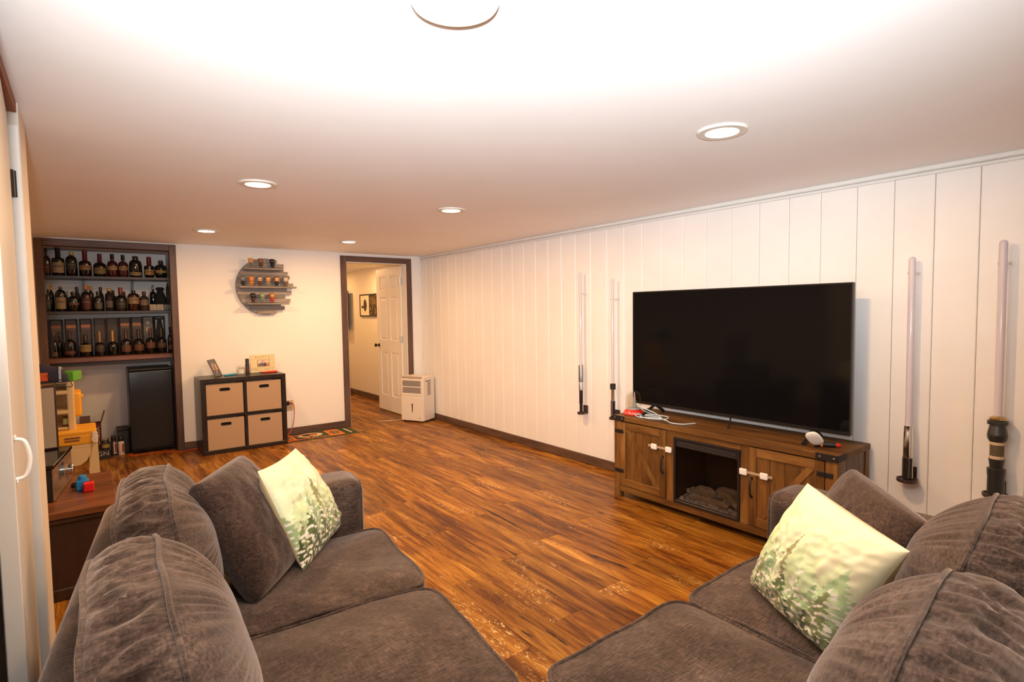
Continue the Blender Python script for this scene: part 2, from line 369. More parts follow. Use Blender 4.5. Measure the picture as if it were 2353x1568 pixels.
# ------------------------------------------------------------------ ceiling lights
M_emit = mat('lamp_lens', (1, .9, .75), .4, 0, Emission_Color=(1, .80, .52), Emission_Strength=14.0)
M_lens_off = mat('lamp_lens_white', (.85, .83, .78), .35, 0, Emission_Color=(1, .82, .55), Emission_Strength=1.0)
M_ring = mat('lamp_ring', (.72, .66, .58), .45)
LL = [(2.13, 1.315, 'recessed ceiling light above the floor in front of the television'), (.80, 3.36, 'recessed ceiling light midway along the room on the bar side'),
      (2.125, 3.46, 'recessed ceiling light midway along the room on the plank wall side'), (.865, 5.46, 'recessed ceiling light near the cube organizer and round shelf'),
      (2.175, 5.55, 'recessed ceiling light just before the brown framed doorway'), (.700, 1.105, 'round ceiling light washed out by glare, cut by the top of the photo')]
for i, (x, y, lb) in enumerate(LL):
    t = thing('recessed_light', lb, 'ceiling light', (x, y, H), 'recessed ceiling lights')
    dz = .026 if i == 5 else 0
    MB().lathe([(.064, -.004-dz), (.068, -.010-dz), (.098, -.010-dz), (.102, -.004-dz), (.102, -.0005), (.064, -.0005)], (x, y, H), 40).build('trim_ring', M_ring, t, True)
    MB().lathe([(.0005, -.006-dz), (.064, -.006-dz), (.064, -.002), (.0005, -.002)], (x, y, H), 32).build('lens', M_emit, t)
    lamp('recessed_lamp', 'AREA', (x, y, H-.02-dz), LAMP_W*(.8, 1.0, 1.0, .60, 1.0, .5)[i], LAMP_C, shape='DISK', size=.13)
lamp('hall_lamp', 'AREA', (3.15, 8.1, 2.10), 12.5, LAMP_C, shape='DISK', size=.13)
lamp('hall_lamp_far', 'AREA', (3.1, 9.5, 2.10), 11, LAMP_C, shape='DISK', size=.13)

# ------------------------------------------------------------------ sofa
def ring(p, n):
    out = []
    for k in range(n):
        a = 2*PI*k/n; c, s = math.cos(a), math.sin(a)
        d = (abs(c)**p+abs(s)**p)**(-1/p); out.append((c*d, s*d))
    return out
def cushion(name, parent, C, U, Vv, Wd, a, b, c, p=5, bulge=.6, bback=.5, gw=.04, wr=0., seed=0, m=None, nth=144, nr=16, ng=8, pip=.006, freq=13, sag=0.):
    """box cushion: two domed panels joined by a gusset; seams carry piping"""
    C, U, Vv, Wd = V3(C), V3(U).normalized(), V3(Vv).normalized(), V3(Wd).normalized(); R = ring(p, nth); v = []; so = V3((seed*3.1, seed*1.7, seed*.9))
    def wrk(k, s):      # ridged gathers running across the gusset
        x, y = R[k]; n = noise.noise(V3((x*freq*a*2.2, y*freq*b*2.2, s*.9))+so)
        return (1-2*abs(n))-.45
    def put(x, y, r, w_, out=0., k=0):
        q = V3((x*a*r, y*b*r, w_)); lump = noise.noise(V3((q.x*5, q.y*5, w_*5))+so)*.012
        g = q+V3((x, y, 0))*out
        if sag: g.y -= sag*max(0, r)*(1-x*x)*(1 if y > 0 else .2)*0+0; g.z -= sag*(g.y/b)**2*.5 if g.y > 0 else 0
        return C+U*g.x+Vv*g.y+Wd*(g.z+lump*(1 if abs(w_) > c*.9 else .4))
    rr = [math.sin(PI/2*i/nr) for i in range(nr+1)]
    rows = []
    for i, r in enumerate(rr):                      # front, centre to seam
        row = []
        for k in range(nth):
            x, y = R[k]; w_ = c+bulge*c*(1-r**2.6)
            if wr and r > .45: w_ += wr*.8*wrk(k, 1)*max(0, (r-.45)/.55)*(1-r**8)*1.4
            row.append(put(x, y, r, w_))
        rows.append(row)
    for j in range(1, ng):
        s = j/ng; row = []
        for k in range(nth):
            x, y = R[k]; o = gw*4*s*(1-s)*min(a, b)
            if wr: o += wr*wrk(k, 1-2*s)*4*s*(1-s)
            row.append(put(x, y, 1, c*(1-2*s), o))
        rows.append(row)
    for i, r in enumerate(rr[::-1]):
        row = []
        for k in range(nth):
            x, y = R[k]; w_ = -c-bback*c*(1-r**2.6)
            if wr and r > .45: w_ -= wr*.7*wrk(k, -1)*max(0, (r-.45)/.55)*(1-r**8)
            row.append(put(x, y, r, w_))
        rows.append(row)
    for row in rows: v += row
    f = [(i*nth+k, i*nth+(k+1) % nth, (i+1)*nth+(k+1) % nth, (i+1)*nth+k) for i in range(len(rows)-1) for k in range(nth)]
    o = obj(name, v, f, m, parent, True)
    if pip:
        for row in (rows[nr], rows[nr+ng]):
            MB().tube([q+(q-C).normalized()*.002 for q in row], pip, 6, True).build('piping', m, o, True)
    return o
def rbox(name, parent, lo, hi, r, m, seg=5, T=None, puff=0.):
    """upholstered box with round edges"""
    lo, hi = V3(lo), V3(hi); c = (lo+hi)/2; h = (hi-lo)/2; n = 12; v = []; f = []; idx = {}
    def g(t):           # parameter -1..1 to inner box plus rounding angle
        return t
    ts = sorted(set([-1+2*i/n for i in range(n+1)]))
    for ax in range(3):
        for sd in (-1, 1):
            base = len(v)
            for i in range(-seg, seg+1+4):
                for j in range(-seg, seg+1+4): pass
            A = [(-1, k/seg) for k in range(-seg, 1)]
            par = [(-1, math.tan(PI/4*k/seg)) for k in range(-seg, 1)]+[(-.5, 0), (0, 0), (.5, 0)]+[(1, math.tan(PI/4*k/seg)) for k in range(0, seg+1)]
            for (pi_, ti) in par:
                for (pj, tj) in par:
                    d = V3((0, 0, 0)); q = V3((0, 0, 0)); o1, o2 = (ax+1) % 3, (ax+2) % 3
                    d[ax] = sd; d[o1] = ti; d[o2] = tj; d.normalize()
                    q[ax] = sd*(h[ax]-r); q[o1] = pi_*(h[o1]-r); q[o2] = pj*(h[o2]-r)
                    pt = c+q+d*r
                    if puff: pt[ax] += sd*puff*(1-pi_**2)*(1-pj**2)
                    v.append(T @ pt if T is not None else pt)
            K = len(par)
            for i in range(K-1):
                for j in range(K-1):
                    q = (base+i*K+j, base+(i+1)*K+j, base+(i+1)*K+j+1, base+i*K+j+1); f.append(q if sd > 0 else q[::-1])
    return obj(name, v, f, m, parent, True)

sofa = thing('sectional_sofa', 'brown chenille corner sofa with loose back cushions, filling the front of the room', 'sofa', (.4, .4, 0))
RL = Matrix.Translation((.45, 1.34, 0)) @ Matrix.Rotation(math.radians(-6.8), 4, 'Z') @ Matrix.Translation((-.45, -1.34, 0))
RR = Matrix.Identity(4)
def rv(T, v): return T.to_3x3() @ V3(v)
def arm_piping(x, y, T, parent, axis):
    """welt around the front of an arm; x: front plane, y: (low, high) sides, z top .69"""
    r, e, zt = .06, .0176, .688; a, b = y; p = []
    for s_ in (1, -1):
        q = [(a+e if s_ > 0 else b-e, z) for z in (.08, .3, .5, .60)]+[((a+r if s_ > 0 else b-r)-s_*(r-e)*math.cos(t), zt-r+(r-e)*math.sin(t)) for t in [i*PI/10 for i in range(6)]]
        p += q if s_ > 0 else q[::-1]
    P = [T @ (V3((x-e, u, z)) if axis == 'x' else V3((u, x-e, z))) for u, z in p]
    MB().tube(P, .0055, 6).build('piping', M_chen, parent, True)
rbox('back', sofa, (-.12, .55, .10), (.09, 2.53, .70), .045, M_chen, 5, RL)
rbox('back', sofa, (.02, -.13, .10), (2.30, .10, .70), .045, M_chen)
rbox('base', sofa, (.03, .65, .05), (.80, 2.35, .345), .02, M_chend, 5, RL)
rbox('base', sofa, (.12, .05, .05), (2.15, 1.02, .345), .02, M_chend)
arm = rbox('arm', sofa, (-.10, 2.30, .06), (.815, 2.54, .688), .06, M_chen, 6, RL); arm_piping(.815, (2.30, 2.54), RL, arm, 'x')
arm = rbox('arm', sofa, (2.065, -.12, .06), (2.30, 1.09, .688), .06, M_chen, 6); arm_piping(1.09, (2.065, 2.30), RR, arm, 'y')
for i, (y0, y1) in enumerate(((1.70, 2.305), (1.06, 1.695))):
    cushion('seat_cushion', sofa, RL @ V3((.545, (y0+y1)/2, .415)), rv(RL, (0, 1, 0)), rv(RL, (-1, 0, 0)), (0, 0, 1), (y1-y0)/2-.004, .315, .052, 9, .38, .1, .03, .003, i, M_chen, nth=160, nr=14, ng=6, freq=5)
for i, (x0, x1) in enumerate(((.875, 1.482), (1.488, 2.06))):
    cushion('seat_cushion', sofa, ((x0+x1)/2, .74, .415), (1, 0, 0), (0, 1, 0), (0, 0, 1), (x1-x0)/2-.004, .315, .052, 9, .38, .1, .03, .003, i+5, M_chen, nth=160, nr=14, ng=6, freq=5)
cushion('seat_cushion', sofa, (.47, .66, .415), (1, 0, 0), (0, 1, 0), (0, 0, 1), .39, .36, .052, 9, .35, .1, .03, .0, 9, M_chen, nth=96, nr=10, ng=5)
t1 = math.radians(13)
for i, (cx, cy, hw, bu, dg) in enumerate(((.170, 2.06, .345, 1.3, 5.5), (.085, 1.34, .345, 1.7, 2.2))):
    g = Matrix.Rotation(math.radians(-dg), 4, 'Z')
    cushion('back_cushion', sofa, (cx, cy, .655), rv(g, (0, 1, 0)), rv(g, (-math.sin(t1), 0, math.cos(t1))), rv(g, (math.cos(t1), 0, math.sin(t1))), hw, .225, .066, 3.4, bu, .5, .05, .019, i+11, M_chen, nth=240, nr=20, ng=10)
for i, (cx, cy, hw) in enumerate(((1.785, .345, .315), (1.12, .285, .335))):
    cushion('back_cushion', sofa, (cx, cy, .655), (-1, -.1, 0), (.1*math.sin(t1), -math.sin(t1), math.cos(t1)), (-.1*math.cos(t1), math.cos(t1), math.sin(t1)), hw, .225, .066, 3.4, 1.9, .5, .05, .019, i+21, M_chen, nth=240, nr=20, ng=10)

# ------------------------------------------------------------------ throw pillows
def pillow(name, label, BL, BR, TR, TL, thick, m, colf=None, n=60, k=.07, pw=.5, seed=0, wr=.006, group=None, slump=0.):
    BL, BR, TR, TL = map(V3, (BL, BR, TR, TL)); N = (BR-BL).cross(TL-BL).normalized(); v = []; f = []; cols = []
    base = (BL+BR+TR+TL)/4; so = V3((seed*5.3, seed*2.1, 0))
    for side in (1, -1):
        b0 = len(v)
        for i in range(n+1):
            for j in range(n+1):
                u, w_ = -1+2*i/n, -1+2*j/n
                u = math.sin(u*PI/2)*.35+u*.65; w_ = math.sin(w_*PI/2)*.35+w_*.65
                uu = u*(1-k*(1-w_*w_)); ww = w_*(1-k*(1-u*u)); s, t = (uu+1)/2, (ww+1)/2
                P = BL*(1-s)*(1-t)+BR*s*(1-t)+TR*s*t+TL*(1-s)*t
                hh = (max(0, 1-u*u)*max(0, 1-w_*w_))**pw
                hh *= (1+slump*(-w_))
                e = max(abs(u), abs(w_)); nz = noise.noise(V3((u*3.2, w_*3.2, side))+so)*2+noise.noise(V3((u*8, w_*8, side*3))+so)
                P = P+N*side*(thick*hh+wr*nz*(1-e**6))
                P.z = max(P.z, .472)
                v.append(P)
                if colf: cols.append(colf((u+1)/2, (w_+1)/2) if side > 0 else colf(None, None))
        for i in range(n):
            for j in range(n):
                q = (b0+i*(n+1)+j, b0+(i+1)*(n+1)+j, b0+(i+1)*(n+1)+j+1, b0+i*(n+1)+j+1); f.append(q if side > 0 else q[::-1])
    o = obj(name, v, f, m, None, True, (base.x, base.y, min(q.z for q in v)), cols if colf else None)
    return tag(o, label, 'cushion', group)
def forest(seed):
    rnd = random.Random(seed); T = []
    for lay_, (n, h0, h1, w0, w1, cols) in enumerate(((8, .66, .90, .16, .26, ('#dde2b0', '#e2e6bc')), (9, .52, .78, .15, .24, ('#b4c892', '#c6d29e')), (11, .40, .66, .13, .21, ('#98ad7a', '#adbc88', '#c2cc9a')), (11, .22, .48, .11, .17, ('#5d6b3c', '#76844e', '#8a9660')), (13, .08, .30, .09, .13, ('#3e4a26', '#4c5830')))):
        for i in range(n): T.append(((i+.5)/n+rnd.uniform(-.06, .06), rnd.uniform(h0, h1), rnd.uniform(w0, w1), lin(rnd.choice(cols)), rnd.random(), lay_))
    T.append((rnd.uniform(.45, .6), .78, .10, lin('#8d8a58'), .3, 1)); T.append((rnd.uniform(.2, .35), .62, .14, lin('#8fa878'), .3, 2)); T.append((.86, .55, .14, lin('#7a8450'), .6, 3))
    T.sort(key=lambda a: a[5])
    bg, bk, snow = lin('#e6ddb4'), lin('#d8c08a'), lin('#e8dfcc')
    def f(u, v):
        if u is None: return bk
        c = tuple(x*(1-.06*(1-v)) for x in bg); nz = noise.noise(V3((u*38, v*38, seed))); n2 = noise.noise(V3((u*24, v*30, seed+3)))
        for (x, h, w_, col, ph, ly) in T:
            if v < h:
                d = h-v; jag = .55+.45*abs(((d*22+ph) % 1)*2-1); ww = w_*min(1, d/.42)*jag*(1+.35*nz)
                if abs(u-x) < ww:
                    c = col
                    if ly >= 2 and n2+.5*nz > .24-.03*ly: c = snow
        if v < .07+.05*n2: c = lin('#56653a') if n2 < .1 else c
        return c
    return f
M_forest = vcol('forest_print_cotton', .85, .15)
pillow('throw_pillow', 'pale green forest print pillow on the left sofa seat, propped against its arm', (.575, 1.985, .485), (.875, 2.36, .485), (.68, 2.40, .835), (.448, 2.04, .86), .075, M_forest, forest(3), n=150, k=.05, seed=1, group='forest print pillows')
pillow('throw_pillow', 'pale green forest print pillow on the right sofa seat, slumped beside the television stand', (1.72, .95, .485), (1.50, .60, .485), (1.46, .425, .845), (1.662, .742, .885), .095, M_forest, forest(8), n=150, k=.04, seed=2, group='forest print pillows')
pillow('throw_pillow', 'dark brown chenille pillow behind the forest pillow on the left sofa seat', (.385, 1.86, .485), (.66, 2.22, .485), (.435, 2.29, .865), (.245, 1.985, .865), .085, M_chend, None, n=60, k=.0, pw=.26, wr=.0028, seed=3, group='brown scatter pillows')
pillow('throw_pillow', 'dark brown chenille pillow wedged in the corner of the right sofa arm and back', (2.07, .92, .50), (1.70, .56, .50), (1.80, .47, .80), (2.17, .80, .815), .09, M_chend, None, n=60, k=.0, pw=.26, wr=.003, seed=4, group='brown scatter pillows')

# ------------------------------------------------------------------ television stand with fireplace
KW = [(.28, (.040, .015, .004)), (.43, (.115, .048, .011)), (.56, (.18, .080, .019)), (.74, (.27, .135, .04))]
M_kz = wood('rustic_wood_upright', KW, (13, 13, 1.6), .5, True, .12, .22)
M_ky = wood('rustic_wood_level', KW, (13, 1.6, 13), .5, True, .12, .18)
for m_ in (M_kz, M_ky): m_.node_tree.nodes['Principled BSDF'].inputs['Specular IOR Level'].default_value = .3
M_kside = wood('rustic_wood_side', [(.25, (.07, .04, .025)), (.5, (.14, .085, .058)), (.8, (.22, .145, .10))], (13, 13, 1.6), .5, True, .12, .2)
XF, XB, KT = 3.11, 3.535, .615
con = thing('tv_stand', 'rustic brown farmhouse television stand with two barn doors along the plank wall', 'tv stand', (3.3, 2.0, 0))
MB().box(XF-.008, XB, 1.232, 2.80, KT-.036, KT, .002).build('top', M_ky, con)
for y0, y1 in ((2.743, 2.795), (1.238, 1.298)):
    for x0, x1 in ((XF, XF+.05), (XB-.05, XB)): MB().box(x0, x1, y0, y1, 0, KT-.036, .002).build('leg', M_kz, con)
MB().box(XF+.004, XF+.022, 1.298, 2.743, .046, .092, .002).build('bottom_rail', M_ky, con)
MB().box(XF+.02, XB-.01, 1.298, 2.743, .078, .092).build('bottom_shelf', M_ky, con)
MB().box(XB-.012, XB-.004, 1.298, 2.743, .09, KT-.036).build('back_panel', M_ky, con)
for y0, y1 in ((2.268, 2.328), (1.735, 1.786)): MB().box(XF+.004, XF+.024, y0, y1, .092, KT-.036, .002).build('stile', M_kz, con)
MB().box(XF+.004, XF+.024, 1.786, 2.268, .538, KT-.036, .002).build('rail', M_ky, con)
for y0, y1 in ((1.245, 1.262), (2.77, 2.787)):
    for k in range(4):
        a = XF+.05+(XB-XF-.10)*k/4; MB().box(a+.001, a+(XB-XF-.10)/4-.001, y0, y1, .06, KT-.036, .002).build('side_plank', M_kside, con)
for y0, y1 in ((2.30, 2.318), (1.745, 1.76)): MB().box(XF+.024, XB-.012, y0, y1, .092, KT-.036).build('divider', M_kz, con)
for (ya, yb, hinge_hi, dia) in ((2.332, 2.740, True, 1), (1.302, 1.732, False, -1)):
    dr = MB().box(XF+.012, XF+.020, ya+.02, yb-.02, .11, .55).build('door', M_kz, con)
    n = 4
    for k in range(n):
        a = ya+.045+(yb-ya-.09)*k/n; MB().box(XF+.007, XF+.013, a+.0012, a+(yb-ya-.09)/n-.0012, .13, .535, .002).build('plank', M_kz, dr)
    for y0, y1 in ((ya, ya+.05), (yb-.05, yb)): MB().box(XF-.002, XF+.018, y0, y1, .096, .571, .002).build('stile', M_kz, dr)
    for z0, z1 in ((.096, .150), (.517, .571)): MB().box(XF-.001, XF+.018, ya+.05, yb-.05, z0, z1, .002).build('rail', M_ky, dr)
    p0 = V3((XF+.003, yb-.052 if dia > 0 else ya+.052, .518)); p1 = V3((XF+.003, ya+.052 if dia > 0 else yb-.052, .148)); dd = p1-p0; L = dd.length
    poly = [(yb-.05, .517), (yb-.095, .517), (ya+.05, .150), (ya+.095, .150)] if dia > 0 else [(ya+.05, .517), (ya+.095, .517), (yb-.05, .150), (yb-.095, .150)]
    pl = [poly[0], poly[1], poly[2], poly[3]]
    v = [V3((x, y, z)) for x in (XF+.001, XF+.012) for y, z in pl]; obj('brace', v, [(0, 1, 2, 3), (7, 6, 5, 4), (0, 4, 5, 1), (1, 5, 6, 2), (2, 6, 7, 3), (3, 7, 4, 0)], M_kz, dr)
    yh = ya+.022 if hinge_hi else yb-.022; yh = (ya+.020) if dia > 0 else (yb-.022)
    hb = MB().tube(smooth_path([(XF-.002, yh, .385), (XF-.016, yh, .375), (XF-.024, yh, .33), (XF-.016, yh, .282), (XF-.002, yh, .272)], 6), .0055, 8)
    for z in (.385, .272): hb.box(XF-.005, XF-.001, yh-.008, yh+.008, z-.010, z+.010, .002)
    hb.build('handle', M_iron, dr, True)
    for z in (.50, .205):
        yc = yb+.005 if dia > 0 else ya-.003
        hm = MB().box(XF-.006, XF-.0005, yc-.042, yc+.042, z-.014, z+.014, .003).cyl((XF-.008, yc, z-.015), (XF-.008, yc, z+.015), .004, 8)
        for q in (-.03, -.016, .016, .03): hm.cyl((XF-.0075, yc+q, z), (XF-.005, yc+q, z), .003, 8)
        hm.build('hinge', M_iron, dr)
for y0, y1, ys_ in ((2.69, 2.803, 2.8005), (1.229, 1.345, 1.2315)):
    b = MB().box(XF-.0115, XF-.0078, y0, y1, KT-.037, KT+.001, .001).box(XF-.0115, XF+.09, ys_-.003, ys_+.0005, KT-.037, KT+.001, .001).build('corner_bracket', M_iron, con)
    s = MB()
    for y in (y0+.022, y1-.022): s.lathe([(.0001, .004), (.004, .003), (.006, 0)], (0, 0, 0), 10, Matrix.Translation((XF-.0115, y, KT-.018)) @ Matrix.Rotation(-PI/2, 4, 'Y'))
    s.build('screw', M_steel, b, True)

M_smoke = mat('smoked_glass', (.56, .52, .49), .03, 0, Transmission_Weight=1.0, IOR=1.2)
fp = thing('electric_fireplace', 'black electric fireplace insert with glass front and fake logs inside the television stand', 'fireplace', (3.2, 2.03, .092))
fy0, fy1, fz0, fz1 = 1.788, 2.267, .0925, .537
fr = MB().box(XF-.002, XF+.02, fy0, fy0+.016, fz0, fz1, .002).box(XF-.002, XF+.02, fy1-.016, fy1, fz0, fz1, .002).box(XF-.002, XF+.02, fy0+.016, fy1-.016, fz0, fz0+.018, .002).box(XF-.002, XF+.02, fy0+.016, fy1-.016, fz1-.012, fz1, .002)
fr.build('frame', M_black, fp)
g = MB().box(XF+.004, XF+.02, fy0+.016, fy1-.016, fz1-.062, fz1-.012, .001)
g.build('heater_grille', M_black, fp)
for k in range(3): MB().box(XF-.001, XF+.004, fy0+.03+.0*k, fy1-.03, fz1-.030-.012*k, fz1-.026-.012*k, .001).build('slat', mat('grey_black', (.035, .035, .038), .4), bpy.data.objects['heater_grille'])
MB().box(XF+.004, XF+.007, fy0+.016, fy1-.016, fz0+.018, fz1-.062).build('glass_pane', M_smoke, fp)
MB().box(XB-.06, XB-.03, fy0+.01, fy1-.01, fz0, fz1).box(XF+.02, XB-.06, fy0+.001, fy0+.010, fz0, fz1).box(XF+.02, XB-.06, fy1-.010, fy1-.001, fz0, fz1).build('firebox', mat('firebox_black', (.03, .027, .025), .7), fp)
M_ember = painted('ember_grey', (.42, .36, .33), .9, 30, .6, .5, 60); M_log = wood('log_wood', [(.3, (.16, .11, .08)), (.6, (.42, .31, .21)), (.8, (.70, .56, .40))], (30, 6, 30), .9)
em = MB(); rr = random.Random(4)
for i in range(260):
    x, y = rr.uniform(XF+.03, XF+.24), rr.uniform(fy0+.03, fy1-.03); h = .018+.05*math.exp(-((x-XF-.16)/.07)**2)+rr.uniform(-.008, .008); s = rr.uniform(.008, .018)
    em.box(x-s, x+s, y-s, y+s, fz0+h-s, fz0+h+s*.6, s*.5, Matrix.Translation((x, y, fz0+h)) @ Matrix.Rotation(rr.uniform(0, 3), 4, 'Z') @ Matrix.Rotation(rr.uniform(-.5, .5), 4, 'X') @ Matrix.Translation((-x, -y, -fz0-h)))
em.box(XF+.02, XF+.28, fy0+.015, fy1-.015, fz0+.0005, fz0+.02)
tag(em.build('ember_bed', M_ember, fp), kind='stuff')
def logm(p0, p1, r, seed):
    m = MB(); P = [V3(p0).lerp(V3(p1), i/8) for i in range(9)]; ax = (V3(p1)-V3(p0)).normalized(); u = ax.cross(V3((0, 0, 1))).normalized(); q = ax.cross(u); v = []
    for i, c in enumerate(P):
        for k in range(12):
            a = 2*PI*k/12; rad = r*(1+.3*noise.noise(V3((i*.5+seed, math.cos(a)*1.5, math.sin(a)*1.5))))*(.8 if i in (0, 8) else 1)
            v.append(c+(u*math.cos(a)+q*math.sin(a))*rad+q*-.02*math.sin(PI*i/8))
    f = [(i*12+k, i*12+(k+1) % 12, (i+1)*12+(k+1) % 12, (i+1)*12+k) for i in range(8) for k in range(12)]+[tuple(range(12))[::-1], tuple(96+k for k in range(12))]
    return m.add(v, f)
logm((3.26, 2.21, .145), (3.24, 2.03, .165), .032, 1).build('fake_log', M_log, fp, True)
logm((3.24, 1.995, .19), (3.20, 1.83, .12), .024, 5).build('fake_log', M_log, fp, True)
logm((3.19, 2.18, .12), (3.18, 1.90, .125), .022, 9).build('fake_log', M_log, fp, True)
logm((3.30, 2.05, .18), (3.28, 1.86, .17), .026, 12).build('fake_log', M_log, fp, True)

M_strap = mat('clear_strap', (.42, .30, .20), .4)
for ya, yb, yc, z, lb in ((2.475, 2.422, 2.300, .444, 'white child safety latch across the television stand door by the dome'), (1.583, 1.631, 1.760, .415, 'white child safety latch across the television stand door nearer the right sofa')):
    t = thing('cabinet_latch', lb, 'safety latch', (XF-.004, (yb+yc)/2, z-.02), 'child safety latches')
    MB().box(XF-.0065, XF-.003, min(ya, yc), max(ya, yc), z-.008, z+.008, .001).build('strap', M_strap, t)
    for y in (yb, yc): rbox('pad', t, (XF-.018, y-.024, z-.020), (XF-.002, y+.024, z+.020), .0075, M_wplast, 3)

# television
TX = 3.36
tv = thing('television', 'large flat black television standing on the rustic wooden stand', 'television', (TX, 2.04, KT))
Z0, Z1, Y0, Y1 = .676, 1.536, 1.272, 2.822
MB().box(TX, TX+.028, Y0, Y1, Z0, Z1, .003).box(TX+.028, TX+.06, Y0+.2, Y1-.2, Z0+.03, Z0+.45, .01).build('casing', M_black, tv)
bz = MB().box(TX-.004, TX, Y0, Y0+.008, Z0, Z1).box(TX-.004, TX, Y1-.008, Y1, Z0, Z1).box(TX-.004, TX, Y0+.008, Y1-.008, Z1-.008, Z1).box(TX-.005, TX, Y0+.008, Y1-.008, Z0, Z0+.020)
bz.build('bezel', mat('bezel_black', (.010, .010, .011), .3), tv)
MB().box(TX-.002, TX-.0002, Y0+.008, Y1-.008, Z0+.020, Z1-.008).build('screen', mat('screen_black', (.004, .004, .0045), .09, 0, Specular_IOR_Level=.2), tv)
for y in (1.47, 2.62):
    MB().cyl((TX+.01, y, Z0+.01), (TX-.155, y-.012, KT+.007), .011, 10).cyl((TX+.01, y, Z0+.01), (TX+.125, y+.012, KT+.007), .011, 10).build('foot', M_black, tv, True)
tag(MB().tube(smooth_path([(TX+.04, 2.02, .70), (TX-.0, 2.0, .655), (TX-.05, 1.985, .625), (TX-.09, 1.965, KT+.004)], 6), .004, 6).build('power_cable', M_black, None, True, (TX-.09, 1.965, KT)), 'thin black cable hanging from the middle of the television bottom edge', 'cable')

# things on the stand
def glass(name, col=(1, 1, 1), r=.02, ior=1.45, w=1.0): return mat(name, col, r, 0, Transmission_Weight=w, IOR=ior)
M_clear = glass('clear_glass', (.95, .97, .96), .01, 1.18)
t = thing('glass_dome', 'clear domed snow globe on a red base with white squiggles, on the television stand', 'snow globe', (3.235, 2.715, KT))
MB().lathe([(.0001, 0), (.075, 0), (.078, .006), (.070, .022), (.060, .034), (.055, .038), (.0001, .038)], (3.235, 2.715, KT+.0005), 36).build('base', mat('red_resin', (.62, .018, .012), .3), t, True)
sq = [(3.235+.0745*math.cos(a), 2.715+.0745*math.sin(a), KT+.016+.006*math.sin(a*22)) for a in [PI+.2+i*.02 for i in range(60)]]
MB().tube(sq, .0018, 5).build('squiggle', mat('white_paint', (.85, .8, .78), .5), t, True)
dome = [(.052, .038), (.054, .085), (.0535, .125)]+[(.0535*math.cos(a), .125+.055*math.sin(a)) for a in [i*PI/16 for i in range(1, 8)]]+[(.0005, .180)]
inner = [(max(.0004, r-.0016), z-.0012) for r, z in dome][::-1]
MB().lathe(dome+inner, (3.235, 2.715, KT), 36).build('dome', M_clear, t, True)
MB().lathe([(.048, .0385), (.046, .046), (.03, .050), (.0001, .052)], (3.235, 2.715, KT), 24).build('snow', mat('snow_white', (.8, .76, .7), .9), t, True)
ft = MB(); 
for k in range(5): ft.lathe([(.022-.004*k, .055+.021*k), (.004, .082+.021*k)], (3.24, 2.71, KT), 9)
ft.build('tiny_tree', mat('frosted_tree', (.60, .56, .50), .7), t)
c = [(3.30, 2.58, KT+.006), (3.20, 2.60, KT+.05), (3.16, 2.62, KT+.10), (3.17, 2.58, KT+.075), (3.20, 2.50, KT+.045), (3.24, 2.46, KT+.006), (3.26, 2.52, KT+.005), (3.22, 2.60, KT+.005), (3.17, 2.60, KT+.008), (3.16, 2.52, KT+.005), (3.22, 2.42, KT+.006), (3.28, 2.44, KT+.012), (3.27, 2.55, KT+.012), (3.18, 2.64, KT+.012), (3.145, 2.58, KT+.006), (3.20, 2.47, KT+.010), (3.19, 2.38, KT+.005), (3.15, 2.32, KT+.005), (3.17, 2.24, KT+.005), (3.26, 2.20, KT+.005)]
tag(MB().tube(smooth_path(c, 8), .0036, 8).build('charging_cable', mat('pale_blue_cable', (.55, .66, .70), .45), None, True, (3.2, 2.5, KT)), 'pale blue cable loosely coiled on the television stand beside the snow globe', 'cable')
T = Matrix.Translation((3.155, 1.375, KT+.062)) @ Matrix.Rotation(math.radians(24), 4, 'Z') @ Matrix.Rotation(math.radians(-38), 4, 'Y') @ Matrix.Rotation(math.radians(-28), 4, 'X')
mv = []; ng_ = 24
for i in range(13):
    ph = -PI/2+PI*i/12
    for k in range(ng_):
        a = 2*PI*k/ng_; cs = lambda q, e: math.copysign(abs(q)**e, q); mv.append(T @ V3((.013*math.sin(ph), .037*cs(math.cos(ph), .6)*cs(math.cos(a), .75), .054*cs(math.cos(ph), .6)*cs(math.sin(a), .75))))
mf = [(i*ng_+k, i*ng_+(k+1) % ng_, (i+1)*ng_+(k+1) % ng_, (i+1)*ng_+k) for i in range(12) for k in range(ng_)]
tag(obj('white_gadget', mv, mf, M_wplast, None, True, (3.155, 1.375, KT)), 'white oval gadget propped against the right foot of the television', 'gadget')
t = thing('flashlight', 'short black torch with orange band and red tip lying on the television stand', 'torch', (3.27, 1.345, KT))
T = basis((3.235, 1.40, KT+.017), (0, 0, 1), (.8, .55, 0), None) 
ax = V3((.45, -.85, 0)).normalized(); p0 = V3((3.225, 1.405, KT+.017))
for nm, a, b, r0, r1, m_ in (('body', 0, .105, .016, .014, M_black), ('band', .028, .040, .0168, .0166, mat('orange_plastic', (.75, .20, .04), .4)), ('tip', .105, .128, .014, .005, mat('red_plastic', (.7, .02, .015), .35))):
    MB().cyl(p0+ax*a, p0+ax*b, r0, 16, r1).build(nm, m_, t, True)

